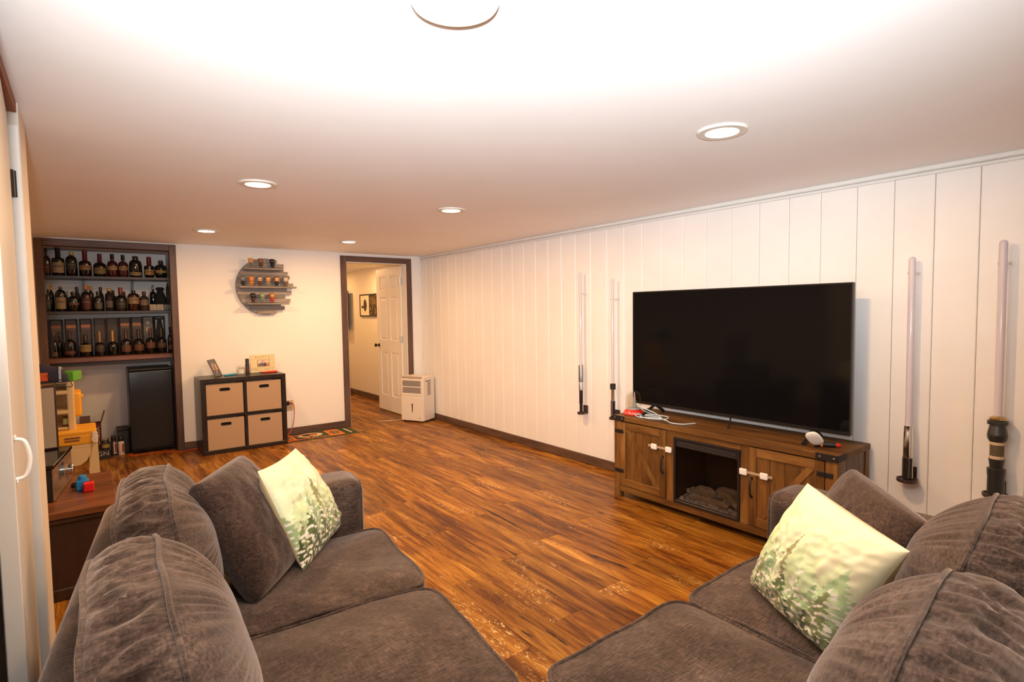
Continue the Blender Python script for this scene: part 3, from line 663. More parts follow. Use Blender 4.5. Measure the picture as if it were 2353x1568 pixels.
# ------------------------------------------------------------------ display wands on the plank wall
M_tube = mat('lilac_tube', (.72, .655, .71), .14, 0, Transmission_Weight=.12, IOR=1.4)
M_brk = mat('dark_brown_bracket', (.055, .030, .026), .4)
M_brass = mat('brass', (.55, .38, .16), .3, 1); M_copper = mat('copper_grey', (.30, .22, .18), .3, .9); M_tan = mat('tan_band', (.60, .45, .28), .6); M_gun = mat('gunmetal', (.055, .058, .060), .35, .6)
def wand(y, x, zb, zh, zt, r, tr_, parts, lb, clipz):
    t = thing('display_wand', lb, 'display wand', (x, y, zb), 'display wands on the plank wall')
    d = [(r, zh-.04), (r, zt-r)]+[(r*math.cos(a), zt-r+r*math.sin(a)) for a in [i*PI/12 for i in range(1, 6)]]+[(.0003, zt)]
    MB().lathe(d, (x, y, 0), 20).build('tube', M_tube, t, True)
    for nm, prof, m_ in parts: MB().lathe([(.0003, prof[0][1])]+prof+[(.0003, prof[-1][1])], (x, y, zb+.018), 20).build(nm, m_, t, True)
    b = MB().lathe([(.0003, 0), (tr_, 0), (tr_*1.04, .004), (tr_*1.04, .018), (tr_*.9, .018), (tr_*.86, .012), (.0003, .012)], (x, y, zb), 28)
    b.box(W-.010, W-.0005, y-.028, y+.028, zb, zb+.075, .002).box(x+tr_*.6, W-.005, y-.02, y+.02, zb, zb+.012)
    bo = tag(b.build('wall_bracket', M_brk, None, False, (W-.02, y, zb)), lb.split(' wand')[0].replace('display', '')+' wand is held by this dark wall bracket', 'bracket', 'wand brackets')
    MB().box(x-.004, W-.0005, y-.020, y-.017, clipz-.006, clipz+.006).box(x-.004, W-.0005, y+.017, y+.020, clipz-.006, clipz+.006).build('clip', mat('clear_clip', (.70, .64, .58), .3), t)
    return t, bo
xw = W-.062
a, ab = wand(3.553, xw, .462, .905, 1.737, .0125, .034, [('lower_grip', [(.012, 0), (.014, .01), (.014, .075), (.017, .08), (.017, .20)], M_black), ('collar', [(.021, .20), (.021, .27), (.018, .275)], M_steel), ('sleeve', [(.022, .275), (.022, .29), (.022, .425), (.020, .43)], mat('grey_steel', (.36, .35, .34), .3, .9))], 'lilac display wand with a grey steel sleeve above a black grip, farthest from the television', 1.55)
b, bb = wand(3.172, xw, .470, .79, 1.664, .0125, .032, [('lower_grip', [(.019, 0), (.019, .14)], M_black), ('collar', [(.015, .14), (.015, .235), (.017, .24)], M_steel), ('crown', [(.024, .24), (.024, .285), (.017, .29)], M_black)], 'lilac display wand with a black and steel grip, just left of the television', 1.49)
MB().box(xw-.0215, xw-.018, 3.164, 3.172, .50, .625, .001).build('stripe', M_steel, b)
c, cb = wand(1.045, xw, .442, .735, 1.662, .0155, .047, [('lower_grip', [(.024, 0), (.024, .115)], M_black), ('body', [(.0225, .115), (.0225, .25), (.021, .255), (.021, .29)], M_chrome)], 'lilac display wand with a polished chrome and black grip, just right of the television', 1.575)
for an in (150, 205, 260): MB().box(-.002, .002, -.004, .004, 0, .112, .001, Matrix.Translation((xw, 1.045, .462)) @ Matrix.Rotation(math.radians(an), 4, 'Z') @ Matrix.Translation((.0245, 0, 0))).build('stripe', M_chrome, c)
d, db = wand(.675, xw, .452, .80, 1.712, .0165, .050, [('pommel', [(.034, 0), (.034, .09), (.036, .10), (.037, .125), (.030, .13)], M_gun), ('waist', [(.026, .13), (.032, .175)], M_gun), ('lower_band', [(.029, .175), (.029, .190)], M_tan), ('wrap', [(.0275, .190), (.0275, .245)], mat('olive_wrap', (.10, .075, .04), .7)), ('upper_band', [(.029, .245), (.029, .260)], M_tan), ('flange', [(.031, .26), (.038, .275), (.040, .29), (.036, .295)], M_gun), ('bell', [(.040, .295), (.030, .345)], M_gun), ('rim', [(.041, .345), (.041, .362), (.034, .366)], M_gun)], 'thick lilac display wand with a dark ribbed grip and tan bands, nearest the sofa', 1.60)
MB().lathe([(.024, 0), (.034, .002), (.034, .012), (.018, .020)], (xw, .675, .836), 20).build('collar', M_brass, d, True)
for bo, lb in ((ab, 'dark round wall bracket under the wand farthest from the television'), (bb, 'dark round wall bracket under the wand just left of the television'), (cb, 'dark round wall bracket under the chrome wand right of the television'), (db, 'dark round wall bracket under the thick wand nearest the sofa')): bo['label'] = lb

# ------------------------------------------------------------------ cube organizer and bins
M_esp = wood('espresso_wood', [(.3, (.010, .006, .005)), (.7, (.024, .015, .012))], (8, 8, 8), .32)
cx0, cx1, cy0, cy1, ch = .868, 1.676, 6.185, 6.585, .765
cu = thing('cube_organizer', 'dark espresso cube organizer with four openings against the back wall', 'shelf', ((cx0+cx1)/2, 6.4, 0))
MB().box(cx0, cx1, cy0, cy1, ch-.042, ch, .002).build('top', M_esp, cu); MB().box(cx0, cx1, cy0, cy1, 0, .042, .002).build('bottom', M_esp, cu)
for x0 in (cx0, cx1-.042): MB().box(x0, x0+.042, cy0, cy1, .042, ch-.042, .002).build('side', M_esp, cu)
xm = (cx0+cx1)/2; MB().box(xm-.012, xm+.012, cy0+.003, cy1, .042, ch-.042, .001).build('divider', M_esp, cu)
for x0, x1 in ((cx0+.042, xm-.012), (xm+.012, cx1-.042)): MB().box(x0, x1, cy0+.003, cy1, ch/2-.012, ch/2+.012, .001).build('shelf', M_esp, cu)
MB().box(cx0+.02, cx1-.02, cy1-.006, cy1-.001, .03, ch-.03).build('back', M_esp, cu)
M_bin = mat('tan_linen', (.40, .27, .17), .85); N_, L_, b_ = nodes(M_bin)
mp = coords(N_, L_, (900, 900, 900)); nn = noisetex(N_, L_, mp, 1, 2); r_ = ramp(N_, [(.3, (.36, .235, .145)), (.7, (.50, .34, .215))]); L_.new(nn.outputs[0], r_.inputs[0]); L_.new(r_.outputs[0], b_.inputs['Base Color'])
M_bind = mat('bin_inside', (.02, .015, .012), .9)
for (x0, x1, z0, z1, lb) in ((cx0+.044, xm-.014, ch/2+.013, ch-.043, 'upper left'), (xm+.014, cx1-.044, ch/2+.013, ch-.043, 'upper right'), (cx0+.044, xm-.014, .043, ch/2-.013, 'lower left'), (xm+.014, cx1-.044, .043, ch/2-.013, 'lower right')):
    x0 += .004; x1 -= .004; z1 -= .014; t = thing('storage_bin', f'tan linen storage bin in the {lb} opening of the cube organizer', 'storage bin', ((x0+x1)/2, 6.37, z0), 'tan storage bins')
    hx0, hx1, hz0, hz1 = (x0+x1)/2-.045, (x0+x1)/2+.045, z1-.070, z1-.045; yf = cy0+.012
    m_ = MB().box(x0, x1, yf, yf+.006, z0, hz0).box(x0, x1, yf, yf+.006, hz1, z1).box(x0, hx0, yf, yf+.006, hz0, hz1).box(hx1, x1, yf, yf+.006, hz0, hz1)
    m_.box(x0, x0+.006, yf+.006, cy1-.03, z0, z1).box(x1-.006, x1, yf+.006, cy1-.03, z0, z1).box(x0+.006, x1-.006, cy1-.036, cy1-.03, z0, z1).box(x0+.006, x1-.006, yf+.006, cy1-.036, z0, z0+.005)
    m_.build('body', M_bin, t)
    MB().tube(smooth_path([(hx0+.006, yf-.001, hz0), (hx1-.006, yf-.001, hz0), (hx1, yf-.001, (hz0+hz1)/2), (hx1-.006, yf-.001, hz1), (hx0+.006, yf-.001, hz1), (hx0, yf-.001, (hz0+hz1)/2)], 4, True), .0022, 5, True).build('handle_rim', M_bind, t, True)
    MB().box(x0+.01, x1-.01, yf+.03, yf+.034, z0+.01, z1-.01).build('inner_shade', M_bind, t)  # near-black sheet behind the handle hole, standing in for shade inside the bin

# things on top of the organizer
pc = lambda u, v: None
def printp(name, T, w_, h_, colf, nu, nv, m, parent):
    v = []; c = []
    for j in range(nv+1):
        for i in range(nu+1): v.append(T @ V3(((i/nu-.5)*w_, (j/nv-.5)*h_, 0))); c.append(colf(i/nu, j/nv))
    f = [(j*(nu+1)+i, j*(nu+1)+i+1, (j+1)*(nu+1)+i+1, (j+1)*(nu+1)+i) for j in range(nv) for i in range(nu)]
    return obj(name, v, f, m, parent, False, None, c)
M_print = vcol('printed_paper', .35)
def photo_a(u, v):
    c = lin('#5a4a62') if v < .35 else lin('#c9a98f') if v < .75 else lin('#7d6f86')
    n = noise.noise(V3((u*6, v*6, 1)))
    if n > .15: c = tuple(x*.6 for x in c)
    for (x, y, a, b, k) in ((.5, .62, .11, .09, '#3a2a2c'), (.5, .40, .10, .26, '#a85a48'), (.35, .45, .08, .2, '#6a3038'), (.66, .46, .09, .18, '#b98a7a'), (.52, .14, .04, .08, '#e6d8c8'), (.5, .75, .05, .05, '#c79a80')):
        if ((u-x)/a)**2+((v-y)/b)**2 < 1: c = lin(k)
    return c
t = thing('photo_frame', 'grey photo frame leaning back on the cube organizer, left of the candle jar', 'photo frame', (1.06, 6.42, ch))
rx = V3((.16, .25, 0)).normalized(); fn = V3((.84, -.54, 0)).normalized(); lean = math.radians(24); uy = (V3((0, 0, 1))*math.cos(lean)-fn*math.sin(lean)); T = basis(V3((1.075, 6.425, ch+.002))+uy*.095, rx, uy)
MB().box(-.077, .077, -.095, -.073, -.006, .006, .001, T).box(-.077, .077, .073, .095, -.006, .006, .001, T).box(-.077, -.055, -.073, .073, -.006, .006, .001, T).box(.055, .077, -.073, .073, -.006, .006, .001, T).build('frame', mat('grey_frame', (.125, .125, .12), .5), t)
printp('photograph', T @ Matrix.Translation((0, 0, .002)), .112, .148, photo_a, 22, 30, M_print, t)
MB().box(-.03, .03, -.09, .02, -.012, -.006, 0, T).build('easel_back', M_black, t)
t = thing('candle_jar', 'small clear glass jar with a pale label on the cube organizer', 'jar', (1.287, 6.44, ch))
MB().lathe([(.0003, 0), (.038, 0), (.041, .004), (.041, .07), (.036, .078), (.036, .084), (.034, .084), (.034, .077), (.038, .069), (.038, .006), (.0003, .006)], (1.287, 6.44, ch+.0005), 28).build('glass', M_clear, t, True)
MB().lathe([(.0003, .0065), (.0375, .0065), (.0375, .045), (.0003, .045)], (1.287, 6.44, ch+.0005), 24).build('wax', mat('grey_wax', (.50, .50, .50), .6), t, True)
MB().lathe([(.0417, .012), (.0417, .058)], (1.287, 6.44, ch), 10, None, PI*1.1, PI*1.75).build('label_paper', mat('label_white', (.66, .62, .56), .6), t)
t = thing('spray_can', 'slim black cylinder standing upright between the jar and the wooden sign', 'spray can', (1.352, 6.425, ch))
MB().lathe([(.0003, 0), (.020, 0), (.020, .105), (.018, .110), (.018, .165), (.0003, .165)], (1.352, 6.425, ch+.0005), 22).build('body', M_black, t, True)
MB().lathe([(.0205, .03), (.0205, .08)], (1.352, 6.425, ch), 8, None, PI*1.2, PI*1.7).build('label_paper', mat('dark_red_label', (.10, .015, .012), .5), t)
def photo_b(u, v):
    c = lin('#d9c3b0') if v > .45 else lin('#b98a58')
    for (x, y, a, b, k) in ((.15, .25, .12, .2, '#6a7040'), (.36, .28, .16, .34, '#5f6a80'), (.62, .22, .13, .30, '#5a2f38'), (.43, .82, .065, .12, '#5a3524'), (.44, .74, .055, .10, '#c99a78'), (.60, .52, .07, .11, '#6a4030'), (.57, .48, .045, .08, '#cfa080')):
        if ((u-x)/a)**2+((v-y)/b)**2 < 1: c = lin(k)
    return c
t = thing('sign_frame', 'cream wooden plank picture frame lettered HAPPY TOGETHER on the cube organizer', 'photo frame', (1.525, 6.49, ch))
T = basis((1.524, 6.497, ch+.099), (1, .06, 0), (0, .06, 1)); M_cream = painted('cream_plank', (.72, .60, .36), .6, 12, .12)
for i in range(4): MB().box(-.130, .130, -.097+.049*i, -.0495+.049*i, -.006, .006, .002, T).build('plank', M_cream, t)
MB().box(-.058, .072, -.034, .040, .006, .009, .001, T).build('mount', mat('sign_mount', (.36, .22, .12), .6), t)
printp('photograph', T @ Matrix.Translation((.007, .003, .0096)), .118, .066, photo_b, 24, 16, M_print, t)
M_ink1, M_ink2 = mat('green_ink', (.24, .26, .12), .7), mat('brown_ink', (.52, .37, .12), .7)
for i, ch_ in enumerate('HAPPY'): text('lettering', ch_, .036, T @ Matrix.Translation((-.062+.032*i, .070, .0062)), (M_ink1, M_ink2)[i % 2], t)
for i, ch_ in enumerate('TOGETHER'): text('lettering', ch_, .036, T @ Matrix.Translation((-.106+.0305*i, -.068, .0062)), (M_ink1, M_ink2)[(i//2) % 2], t)
t = thing('craft_knife', 'bright blue plastic knife lying on the front of the cube organizer', 'knife', (1.18, 6.36, ch))
rbox('handle', t, (-.075, -.010, 0), (.06, .010, .018), .008, mat('cyan_plastic', (.02, .28, .42), .35), 3, Matrix.Translation((1.185, 6.40, ch+.001)) @ Matrix.Rotation(.38, 4, 'Z')).location = (0, 0, 0)
MB().box(.060, .092, -.007, .007, .006, .010, .002, Matrix.Translation((1.185, 6.40, ch+.001)) @ Matrix.Rotation(.38, 4, 'Z')).build('tip', M_iron, t)
t = thing('pliers', 'red handled pliers lying in front of the wooden sign', 'pliers', (1.57, 6.40, ch))
for s_ in (-1, 1): MB().tube(smooth_path([(1.50, 6.40, ch+.009), (1.54, 6.40+.012*s_, ch+.010), (1.60, 6.40+.018*s_, ch+.011), (1.645, 6.405+.012*s_, ch+.010)], 5), .0085, 8).build('grip', mat('red_grip', (.62, .03, .015), .4), t, True)
MB().box(1.455, 1.51, 6.392, 6.408, ch+.003, ch+.014, .003).build('jaws', M_iron, t)
t = thing('key_ring', 'small bunch of keys beside the red pliers on the cube organizer', 'keys', (1.435, 6.36, ch))
MB().tube([(1.425+.012*math.cos(a), 6.36+.012*math.sin(a), ch+.003) for a in [i*PI/8 for i in range(16)]], .0015, 5, True).build('ring', M_steel, t, True)
for k in range(3): MB().box(0, .035, -.004, .004, .001, .004, .001, Matrix.Translation((1.43, 6.36, ch+.002*k)) @ Matrix.Rotation(-.9+.7*k, 4, 'Z')).build('key', (M_brass, M_steel, M_iron)[k], t)

# outlet, plug, extension cord, mat
t = thing('wall_outlet', 'beige wall outlet plate beside the cube organizer', 'outlet', (1.84, D-.004, .34))
MB().box(1.79, 1.87, D-.006, D-.0005, .285, .405, .002).build('plate', mat('beige_plate', (.58, .46, .30), .45), t)
for z in (.318, .372):
    rc = MB().box(1.813, 1.847, D-.0075, D-.006, z-.016, z+.016, .001).build('socket', mat('beige_socket', (.48, .37, .24), .45), t)
o = tag(rbox('charger_plug', None, (1.775, D-.052, .355), (1.815, D-.0076, .400), .006, M_black, 3), 'black charger block plugged into the beige wall outlet', 'charger'); 
M_or = mat('orange_cord', (.66, .085, .02), .45)
t = thing('extension_cord', 'orange extension cord running from the outlet along the floor into the bar alcove', 'cord', (1.845, 6.5, 0))
MB().cyl((1.842, D-.008, .372), (1.846, D-.045, .370), .013, 12, .009).build('plug', M_or, t, True)
cp = [(1.846, D-.045, .370), (1.858, D-.058, .352), (1.862, D-.05, .25), (1.845, D-.045, .12), (1.80, D-.05, .03), (1.74, 6.50, .0115), (1.80, 6.46, .0115), (2.02, 6.46, .0115), (2.06, 6.42, .0115), (1.98, 6.33, .0115), (1.86, 6.24, .0115), (1.74, 6.26, .0115), (1.69, 6.40, .0115), (1.685, 6.56, .006), (1.40, 6.596, .006), (1.0, 6.596, .006), (.86, 6.57, .006), (.78, 6.55, .006), (.70, 6.52, .006), (.63, 6.60, .006), (.5, 6.66, .006), (.33, 6.66, .006), (.285, 6.70, .006), (.28, 6.74, .006), (.32, 6.765, .006)]
MB().tube(smooth_path(cp, 8), .0045, 8).build('cable', M_or, t, True)
def ruggy(u, v):
    G, O, Wh, Bd = lin('#2f3d28'), lin('#d4761e'), lin('#d8c398'), lin('#5a3a1e'); X, Y_ = u*.88, v*.38; c = G
    for (a, b) in ((.02, .20), (.57, .74)):
        if a < X < b and .03 < Y_ < .35:
            c = O
            if a+.03 < X < b-.03 and .10 < Y_ < .28:
                c = Bd
                if noise.noise(V3((X*60, Y_*60, 0))) > .18: c = lin('#b9a27c')
            elif noise.noise(V3((X*70, Y_*40, 5))) > .3: c = lin('#a5531a')
    ex, ey = (X-.385)/.135, (Y_-.225)/.105; r = ex*ex+ey*ey
    if r < 1.25: c = lin('#8d8a70') if r > 1.12 else G
    if r < 1: c = Wh
    if r < .42: c = G
    if -.05 < ey < .26 and 0 < ex < .95 and r > .12: c = Wh if ey < .12 else G
    if -.30 < ey < .10 and -.05 < ex < .62: c = Wh
    if .80 < X < .83 and .07 < Y_ < .31 and (noise.noise(V3((X*30, Y_*45, 9))) > -.15): c = Wh
    if .812 < X < .819 and .04 < Y_ < .34: c = Wh
    return c
t = thing('floor_mat', 'dark green and orange football floor mat with a big white G, by the baseboard', 'floor mat', (2.03, 6.40, 0))
Tm = Matrix.Translation((2.045, 6.395, .0055))
MB().box(1.600, 2.490, 6.20, 6.590, .0002, .005, .002).build('backing', mat('mat_edge', (.05, .055, .04), .9), t)
printp('pile', Tm, .88, .38, ruggy, 132, 58, vcol('mat_print', .95), t)
text('lettering', 'PACKERS', .078, Matrix.Translation((2.02, 6.255, .0062)), mat('gold_print', (.72, .27, .035), .9), t, .0004, 1.0, .95)

# ------------------------------------------------------------------ round slatted shelf with figurines
M_gw = wood('grey_slat_wood', [(.25, (.13, .105, .09)), (.5, (.24, .195, .165)), (.8, (.36, .30, .25))], (2.2, 18, 18), .6, True, .15, .25)
SX, SZ, SR = 1.612, 1.711, .303
t = thing('round_shelf', 'round grey slatted wall shelf with ragged right ends above the cube organizer', 'shelf', (SX, 6.57, 1.4))
rs = random.Random(12); ns = 14
for i in range(ns):
    z0 = SZ-SR+2*SR*i/ns; z1 = z0+2*SR/ns-.003; zc = (z0+z1)/2; hw = math.sqrt(max(0, SR**2-(zc-SZ)**2))
    xr = min(hw+.004, (.10, .20, .15, .255, .20, .27, .22, .292, .24, .255, .235, .19, .205, .12)[i])
    MB().box(SX-hw, SX+xr, 6.575, 6.598-(.004 if i % 2 else 0), z0, z1, .002).build('slat', M_gw, t)
MB().tube([(SX+(SR+.004)*math.cos(a), 6.59, SZ+(SR+.004)*math.sin(a)) for a in [math.radians(80+i*4.6) for i in range(44)]], .007, 6).build('rim', mat('grey_rim', (.22, .20, .18), .5, .4), t, True)
for z, x0, x1 in ((1.893, -.245, .155), (1.694, -.290, .300), (1.512, -.222, .215)): MB().box(SX+x0, SX+x1, 6.475, 6.575, z, z+.018, .002).build('shelf_board', M_gw, t)
skin, skin2 = '#d99a5c', '#8a5a34'
FG = [(1.452, 1.912, '#c98a2a', skin, '#6e6a66', 'blond figurine in grey, at the left end of the top shelf row'), (1.551, 1.912, '#4a3020', skin2, '#5a4028', 'brown haired figurine in tan, middle of the top shelf row'), (1.672, 1.912, '#17161a', '#1c1b20', '#101820', 'all black figurine at the right end of the top shelf row'),
      (1.362, 1.713, '#121214', '#7a7c80', '#0c0c0e', 'black clad figurine with a grey face at the left end of the middle row'), (1.449, 1.713, '#d07a3a', '#d98a4a', '#c07820', 'orange figurine in a mustard robe, second in the middle row'), (1.533, 1.713, '#4a4038', '#b8a898', '#5a2a26', 'figurine with a pale grey face and maroon clothes, third in the middle row'),
      (1.619, 1.713, '#5a3018', skin, '#8a7c68', 'brown haired figurine in beige, fourth in the middle row'), (1.711, 1.713, '#1a1210', skin, '#0e0e10', 'dark haired figurine in black, fifth in the middle row'), (1.806, 1.713, '#6a625a', '#c8beb0', '#6a4a34', 'silver grey figurine at the right end of the middle row'),
      (1.459, 1.531, '#1a1416', '#20181a', '#3a0e12', 'dark figurine in maroon at the left end of the bottom row'), (1.553, 1.531, '#7c8a72', '#8a9a80', '#6a7462', 'pale green figurine in the middle of the bottom row'), (1.655, 1.531, '#8a1a14', '#c88a3a', '#a02a1c', 'red haired figurine in red at the right end of the bottom row')]
for x, z, hair, face, cloth, lb in FG:
    y = 6.525; K = 1.18; f = thing('vinyl_figurine', 'vinyl '+lb, 'figurine', (x, y, z), 'vinyl figurines on the round shelf'); T = Matrix.Translation((x, y, z))
    h, s_, c_ = (mat('fig_'+q, q, .4) for q in (hair, face, cloth))
    SK = Matrix.Translation((x, y, z)) @ Matrix.Scale(K, 4)
    MB().lathe([(.0003, 0), (.024, 0), (.024, .004), (.0003, .004)], (0, 0, 0), 18, SK).build('stand', M_black, f)
    b = MB(); S3 = lambda u, v_, w_: SK @ V3((u, v_, w_))
    for sx in (-1, 1): b.cyl(S3(sx*.008, 0, .004), S3(sx*.007, 0, .022), .0065*K, 8)
    b.lathe([(.010, .018), (.015, .024), (.012, .045), (.008, .05)], (0, 0, 0), 12, SK)
    for sx in (-1, 1): b.cyl(S3(sx*.012, 0, .044), S3(sx*.019, -.006, .024), .005*K, 8, .004*K)
    b.build('body', c_, f, True)
    rbox('head', f, (-.0225, -.019, .046), (.0225, .019, .086), .014, s_, 4, SK)
    rbox('hair', f, (-.0245, -.012, .054), (.0245, .022, .090), .014, h, 4, SK)
    e = MB()
    for sx in (-1, 1): e.lathe([(.0001, .002), (.0042, .001), (.0045, 0)], (0, 0, 0), 10, SK @ Matrix.Translation((sx*.0115, -.0188, .063)) @ Matrix.Rotation(PI/2, 4, 'X'))
    e.build('eyes', M_black, f)

# ------------------------------------------------------------------ dehumidifier
FL, FR, BR_ = V3((3.165, 6.475, 0)), V3((3.318, 6.165, 0)), V3((3.552, 6.285, 0))
ux = (FR-FL).normalized(); T = basis(FL, ux, ux.cross(V3((0, 0, 1)))*-1); T = Matrix((ux, V3((-ux.y, ux.x, 0)), V3((0, 0, 1)))).transposed().to_4x4(); T.translation = FL
wd, dp, hh = (FR-FL).length, .262, .585
M_app = mat('appliance_cream', (.78, .70, .60), .4); t = thing('dehumidifier', 'cream dehumidifier with vented front standing in the corner by the doorway', 'dehumidifier', (3.36, 6.3, 0))
MB().box(.0, wd, .012, dp, .02, hh, .010, T).build('body', M_app, t); MB().box(.004, wd-.004, .0, .014, .022, .335, .004, T).build('tank_door', M_app, t)
MB().box(.004, wd-.004, .004, .014, .340, hh-.02, .004, T).build('grille_panel', M_app, t); MB().box(.02, wd-.02, -.002, .03, hh-.018, hh+.002, .004, T).build('control_strip', mat('appliance_tan', (.42, .33, .25), .5), t)
M_vent = mat('vent_dark', (.13, .10, .08), .6)
for z0, z1 in ((.375, .450), (.462, .535)):
    for k in range(8):
        z = z0+(z1-z0)*(k+.5)/8; MB().box(.03, wd-.035, .002, .006, z-.0028, z+.0028, 0, T).build('vent_slot', M_vent, t)
MB().prism([(-.010, .040), (.010, .040), (.0045, -.070), (-.0045, -.070)], .003, T @ Matrix.Translation((wd/2+.005, .001, .20)) @ Matrix.Rotation(PI/2, 4, 'X')).build('level_window', mat('level_dark', (.05, .035, .025), .3), t)
MB().box(wd-.07, wd-.045, -.001, .001, .055, .066, 0, T).build('badge', mat('badge_grey', (.30, .27, .24), .4), t)
sv = MB()
for k in range(14): sv.box(wd-.001, wd+.0015, .10, .17, .345+.012*k, .351+.012*k, 0, T)
sv.box(wd-.001, wd+.0015, .06, .17, .520, .532, 0, T); sv.build('side_vent', M_vent, t)
for a in (.03, wd-.03):
    for b_2 in (.04, dp-.03): MB().box(a-.012, a+.012, b_2-.012, b_2+.012, 0, .022, .003, T).build('foot', M_black, t)
tag(MB().tube(smooth_path([(3.10, 6.60, .005), (2.98, 6.63, .005), (2.92, 6.66, .005), (3.02, 6.60, .005), (3.15, 6.56, .005), (3.24, 6.57, .005)], 6), .0045, 6).build('appliance_cord', mat('cream_cord', (.55, .42, .28), .5), None, True, (3.05, 6.6, 0)), 'cream power cord lying on the floor beside the dehumidifier', 'cord')

# hall: framed picture and a television seen edge-on
t = thing('framed_picture', 'black framed dark and white print on the hall wall beyond the doorway', 'picture', (3.64, 8.54, 1.35))
for y0, y1, z0, z1 in ((8.19, 8.89, 1.345, 1.365), (8.19, 8.89, 1.69, 1.71), (8.19, 8.215, 1.365, 1.69), (8.865, 8.89, 1.365, 1.69)): MB().box(3.635, 3.6595, y0, y1, z0, z1, .002).build('frame_bar', M_black, t)
def pict(u, v):
    if u < .54:
        c = lin('#efe0c2')
        if ((u-.30)/.10)**2+((v-.50)/.30)**2 < 1 or ((u-.22)/.16)**2+((v-.42)/.08)**2 < 1: c = lin('#2a1c14')
    else:
        c = lin('#1c130c')
        if v > .5 and ((u-.80)/.16)**2+((v-.62)/.22)**2 < 1: c = lin('#5a4020')
        if noise.noise(V3((u*14, v*14, 2))) > .25: c = lin('#8a6a3a')
    return c
printp('print', basis((3.642, 8.54, 1.5275), (0, -1, 0), (0, 0, 1)), .66, .33, pict, 48, 24, M_print, t)
t = thing('hall_television', 'flat television seen edge-on, hung on the hall wall beyond the doorway', 'television', (3.58, 9.4, 1.12))
MB().box(3.545, 3.60, 9.27, 10.1, 1.12, 1.79, .004).build('casing', M_black, t); MB().box(3.60, 3.6595, 9.5, 9.9, 1.3, 1.6).build('wall_mount', M_iron, t); MB().box(3.542, 3.5449, 9.285, 10.085, 1.14, 1.775).build('screen', M_gloss, t)
tag(MB().tube(smooth_path([(3.64, 9.55, .006), (3.52, 9.45, .006), (3.44, 9.2, .006), (3.52, 9.05, .006), (3.62, 9.3, .006), (3.63, 9.6, .03)], 6), .006, 6).build('hall_cable', M_black, None, True, (3.5, 9.3, 0)), 'black cable lying on the hall floor along the baseboard beyond the doorway', 'cable')

# ------------------------------------------------------------------ bar alcove: shelves, counter, bottles
M_dk = wood('dark_shelf_wood', [(.25, (.016, .011, .010)), (.7, (.045, .031, .026))], (2.2, 14, 14), .45)
M_edge = wood('live_edge_wood', [(.2, (.05, .018, .009)), (.5, (.15, .055, .026)), (.8, (.26, .10, .045))], (2.0, 14, 14), .4)
ZS1, ZS2, ZC = 1.800, 1.459, 1.012
for z, lb in ((ZS1, 'dark wooden top shelf across the bar alcove'), (ZS2, 'dark wooden middle shelf across the bar alcove')):
    tag(MB().box(-.299, .719, 6.79, NB-.0005, z-.026, z, .002).build('shelf_plank', M_dk, None, False, (.2, 7, z-.026)), lb, 'shelf', 'bar alcove shelves')
for x in (-.004, .406): tag(MB().box(x-.010, x+.010, NB-.06, NB-.0005, ZS2, ZS1-.026, .002).build('shelf_post', M_black, None, False, (x, NB-.03, ZS2)), 'slim black post between the two bar shelves, '+('left' if x < .2 else 'right')+' one', 'shelf support', 'black shelf posts')
t = thing('bar_counter', 'thick reddish brown wooden counter across the bar alcove above the fridge', 'counter', (.2, 6.95, ZC-.09))
MB().box(-.299, .719, 6.74, NB-.0005, ZC-.048, ZC, .006).build('slab', M_edge, t); MB().box(-.299, .719, 6.80, 6.82, ZC-.085, ZC-.048).build('apron', M_dk, t)
def gmat(col, kind='dark'):
    if kind == 'clear': return mat('glass_'+col, lin(col), .03, 0, Transmission_Weight=.75, IOR=1.3)
    return mat('dglass_'+col, lin(col), .06, 0, Coat_Weight=.6, Coat_Roughness=.03)
BX = lambda c: -.291+(c-195)*.000761
PXH = .000887
def bottle(cx, hw, top, base, zb, y, sh, gc, kind, cap, capf, lab, l0, l1, lb, grp, nk=.3, style='bottle', capw=None):
    x = BX(cx)*(y/6.85 if cx > 0 else 1); r = hw*.00078; h = (base-top)*PXH
    t = thing('liquor_bottle', lb, 'bottle', (x, y, zb), grp); zb += .0006
    nr = r*nk; s0 = sh; s1 = min(sh+.20, capf)
    P = [(.0003, 0), (r*.93, 0), (r, .012*h+.002), (r, s0*h*.97)]
    if style == 'round': P = [(.0003, 0), (r*.72, 0), (r*.95, .10*h), (r, .25*h), (r*.97, s0*h*.85)]
    for k in range(1, 6): a = k/6*PI/2; P.append((nr+(r-nr)*math.cos(a)**1.0, s0*h+(s1-s0)*h*math.sin(a)))
    P += [(nr, s1*h+.002), (nr, capf*h), (.0003, capf*h)]
    MB().lathe(P, (x, y, zb), 20).build('glass', gmat(gc, kind), t, True)
    cr = (capw or 1.15)*nr; cm = mat('cap_'+cap, cap, .3, .5 if cap in ('#c8963c', '#a8a49c') else 0)
    MB().lathe([(cr*1.02, capf*h-.001), (cr, capf*h), (cr*.95, h-.003), (cr*.7, h), (.0003, h)], (x, y, zb), 16).build('cap', cm, t, True)
    if lab:
        a = -PI/2+math.atan2(-x, y)*0
        MB().lathe([(r+.0008, l0*h), (r+.0008, l1*h)], (x, y, zb), 12, None, a-1.05, a+1.05).build('label_paper', mat('lab_'+lab, tuple(x*.55 for x in lin(lab)), .6), t, True)
        MB().lathe([(r+.0013, (l0*.45+l1*.55)*h), (r+.0013, (l0*.3+l1*.7)*h)], (x, y, zb), 10, None, a-.7, a+.7).build('label_band', mat('labband', (.10, .07, .05), .6), t, True)
    return t
g1 = 'liquor bottles on the top bar shelf'; B1 = 522; y1 = 6.87
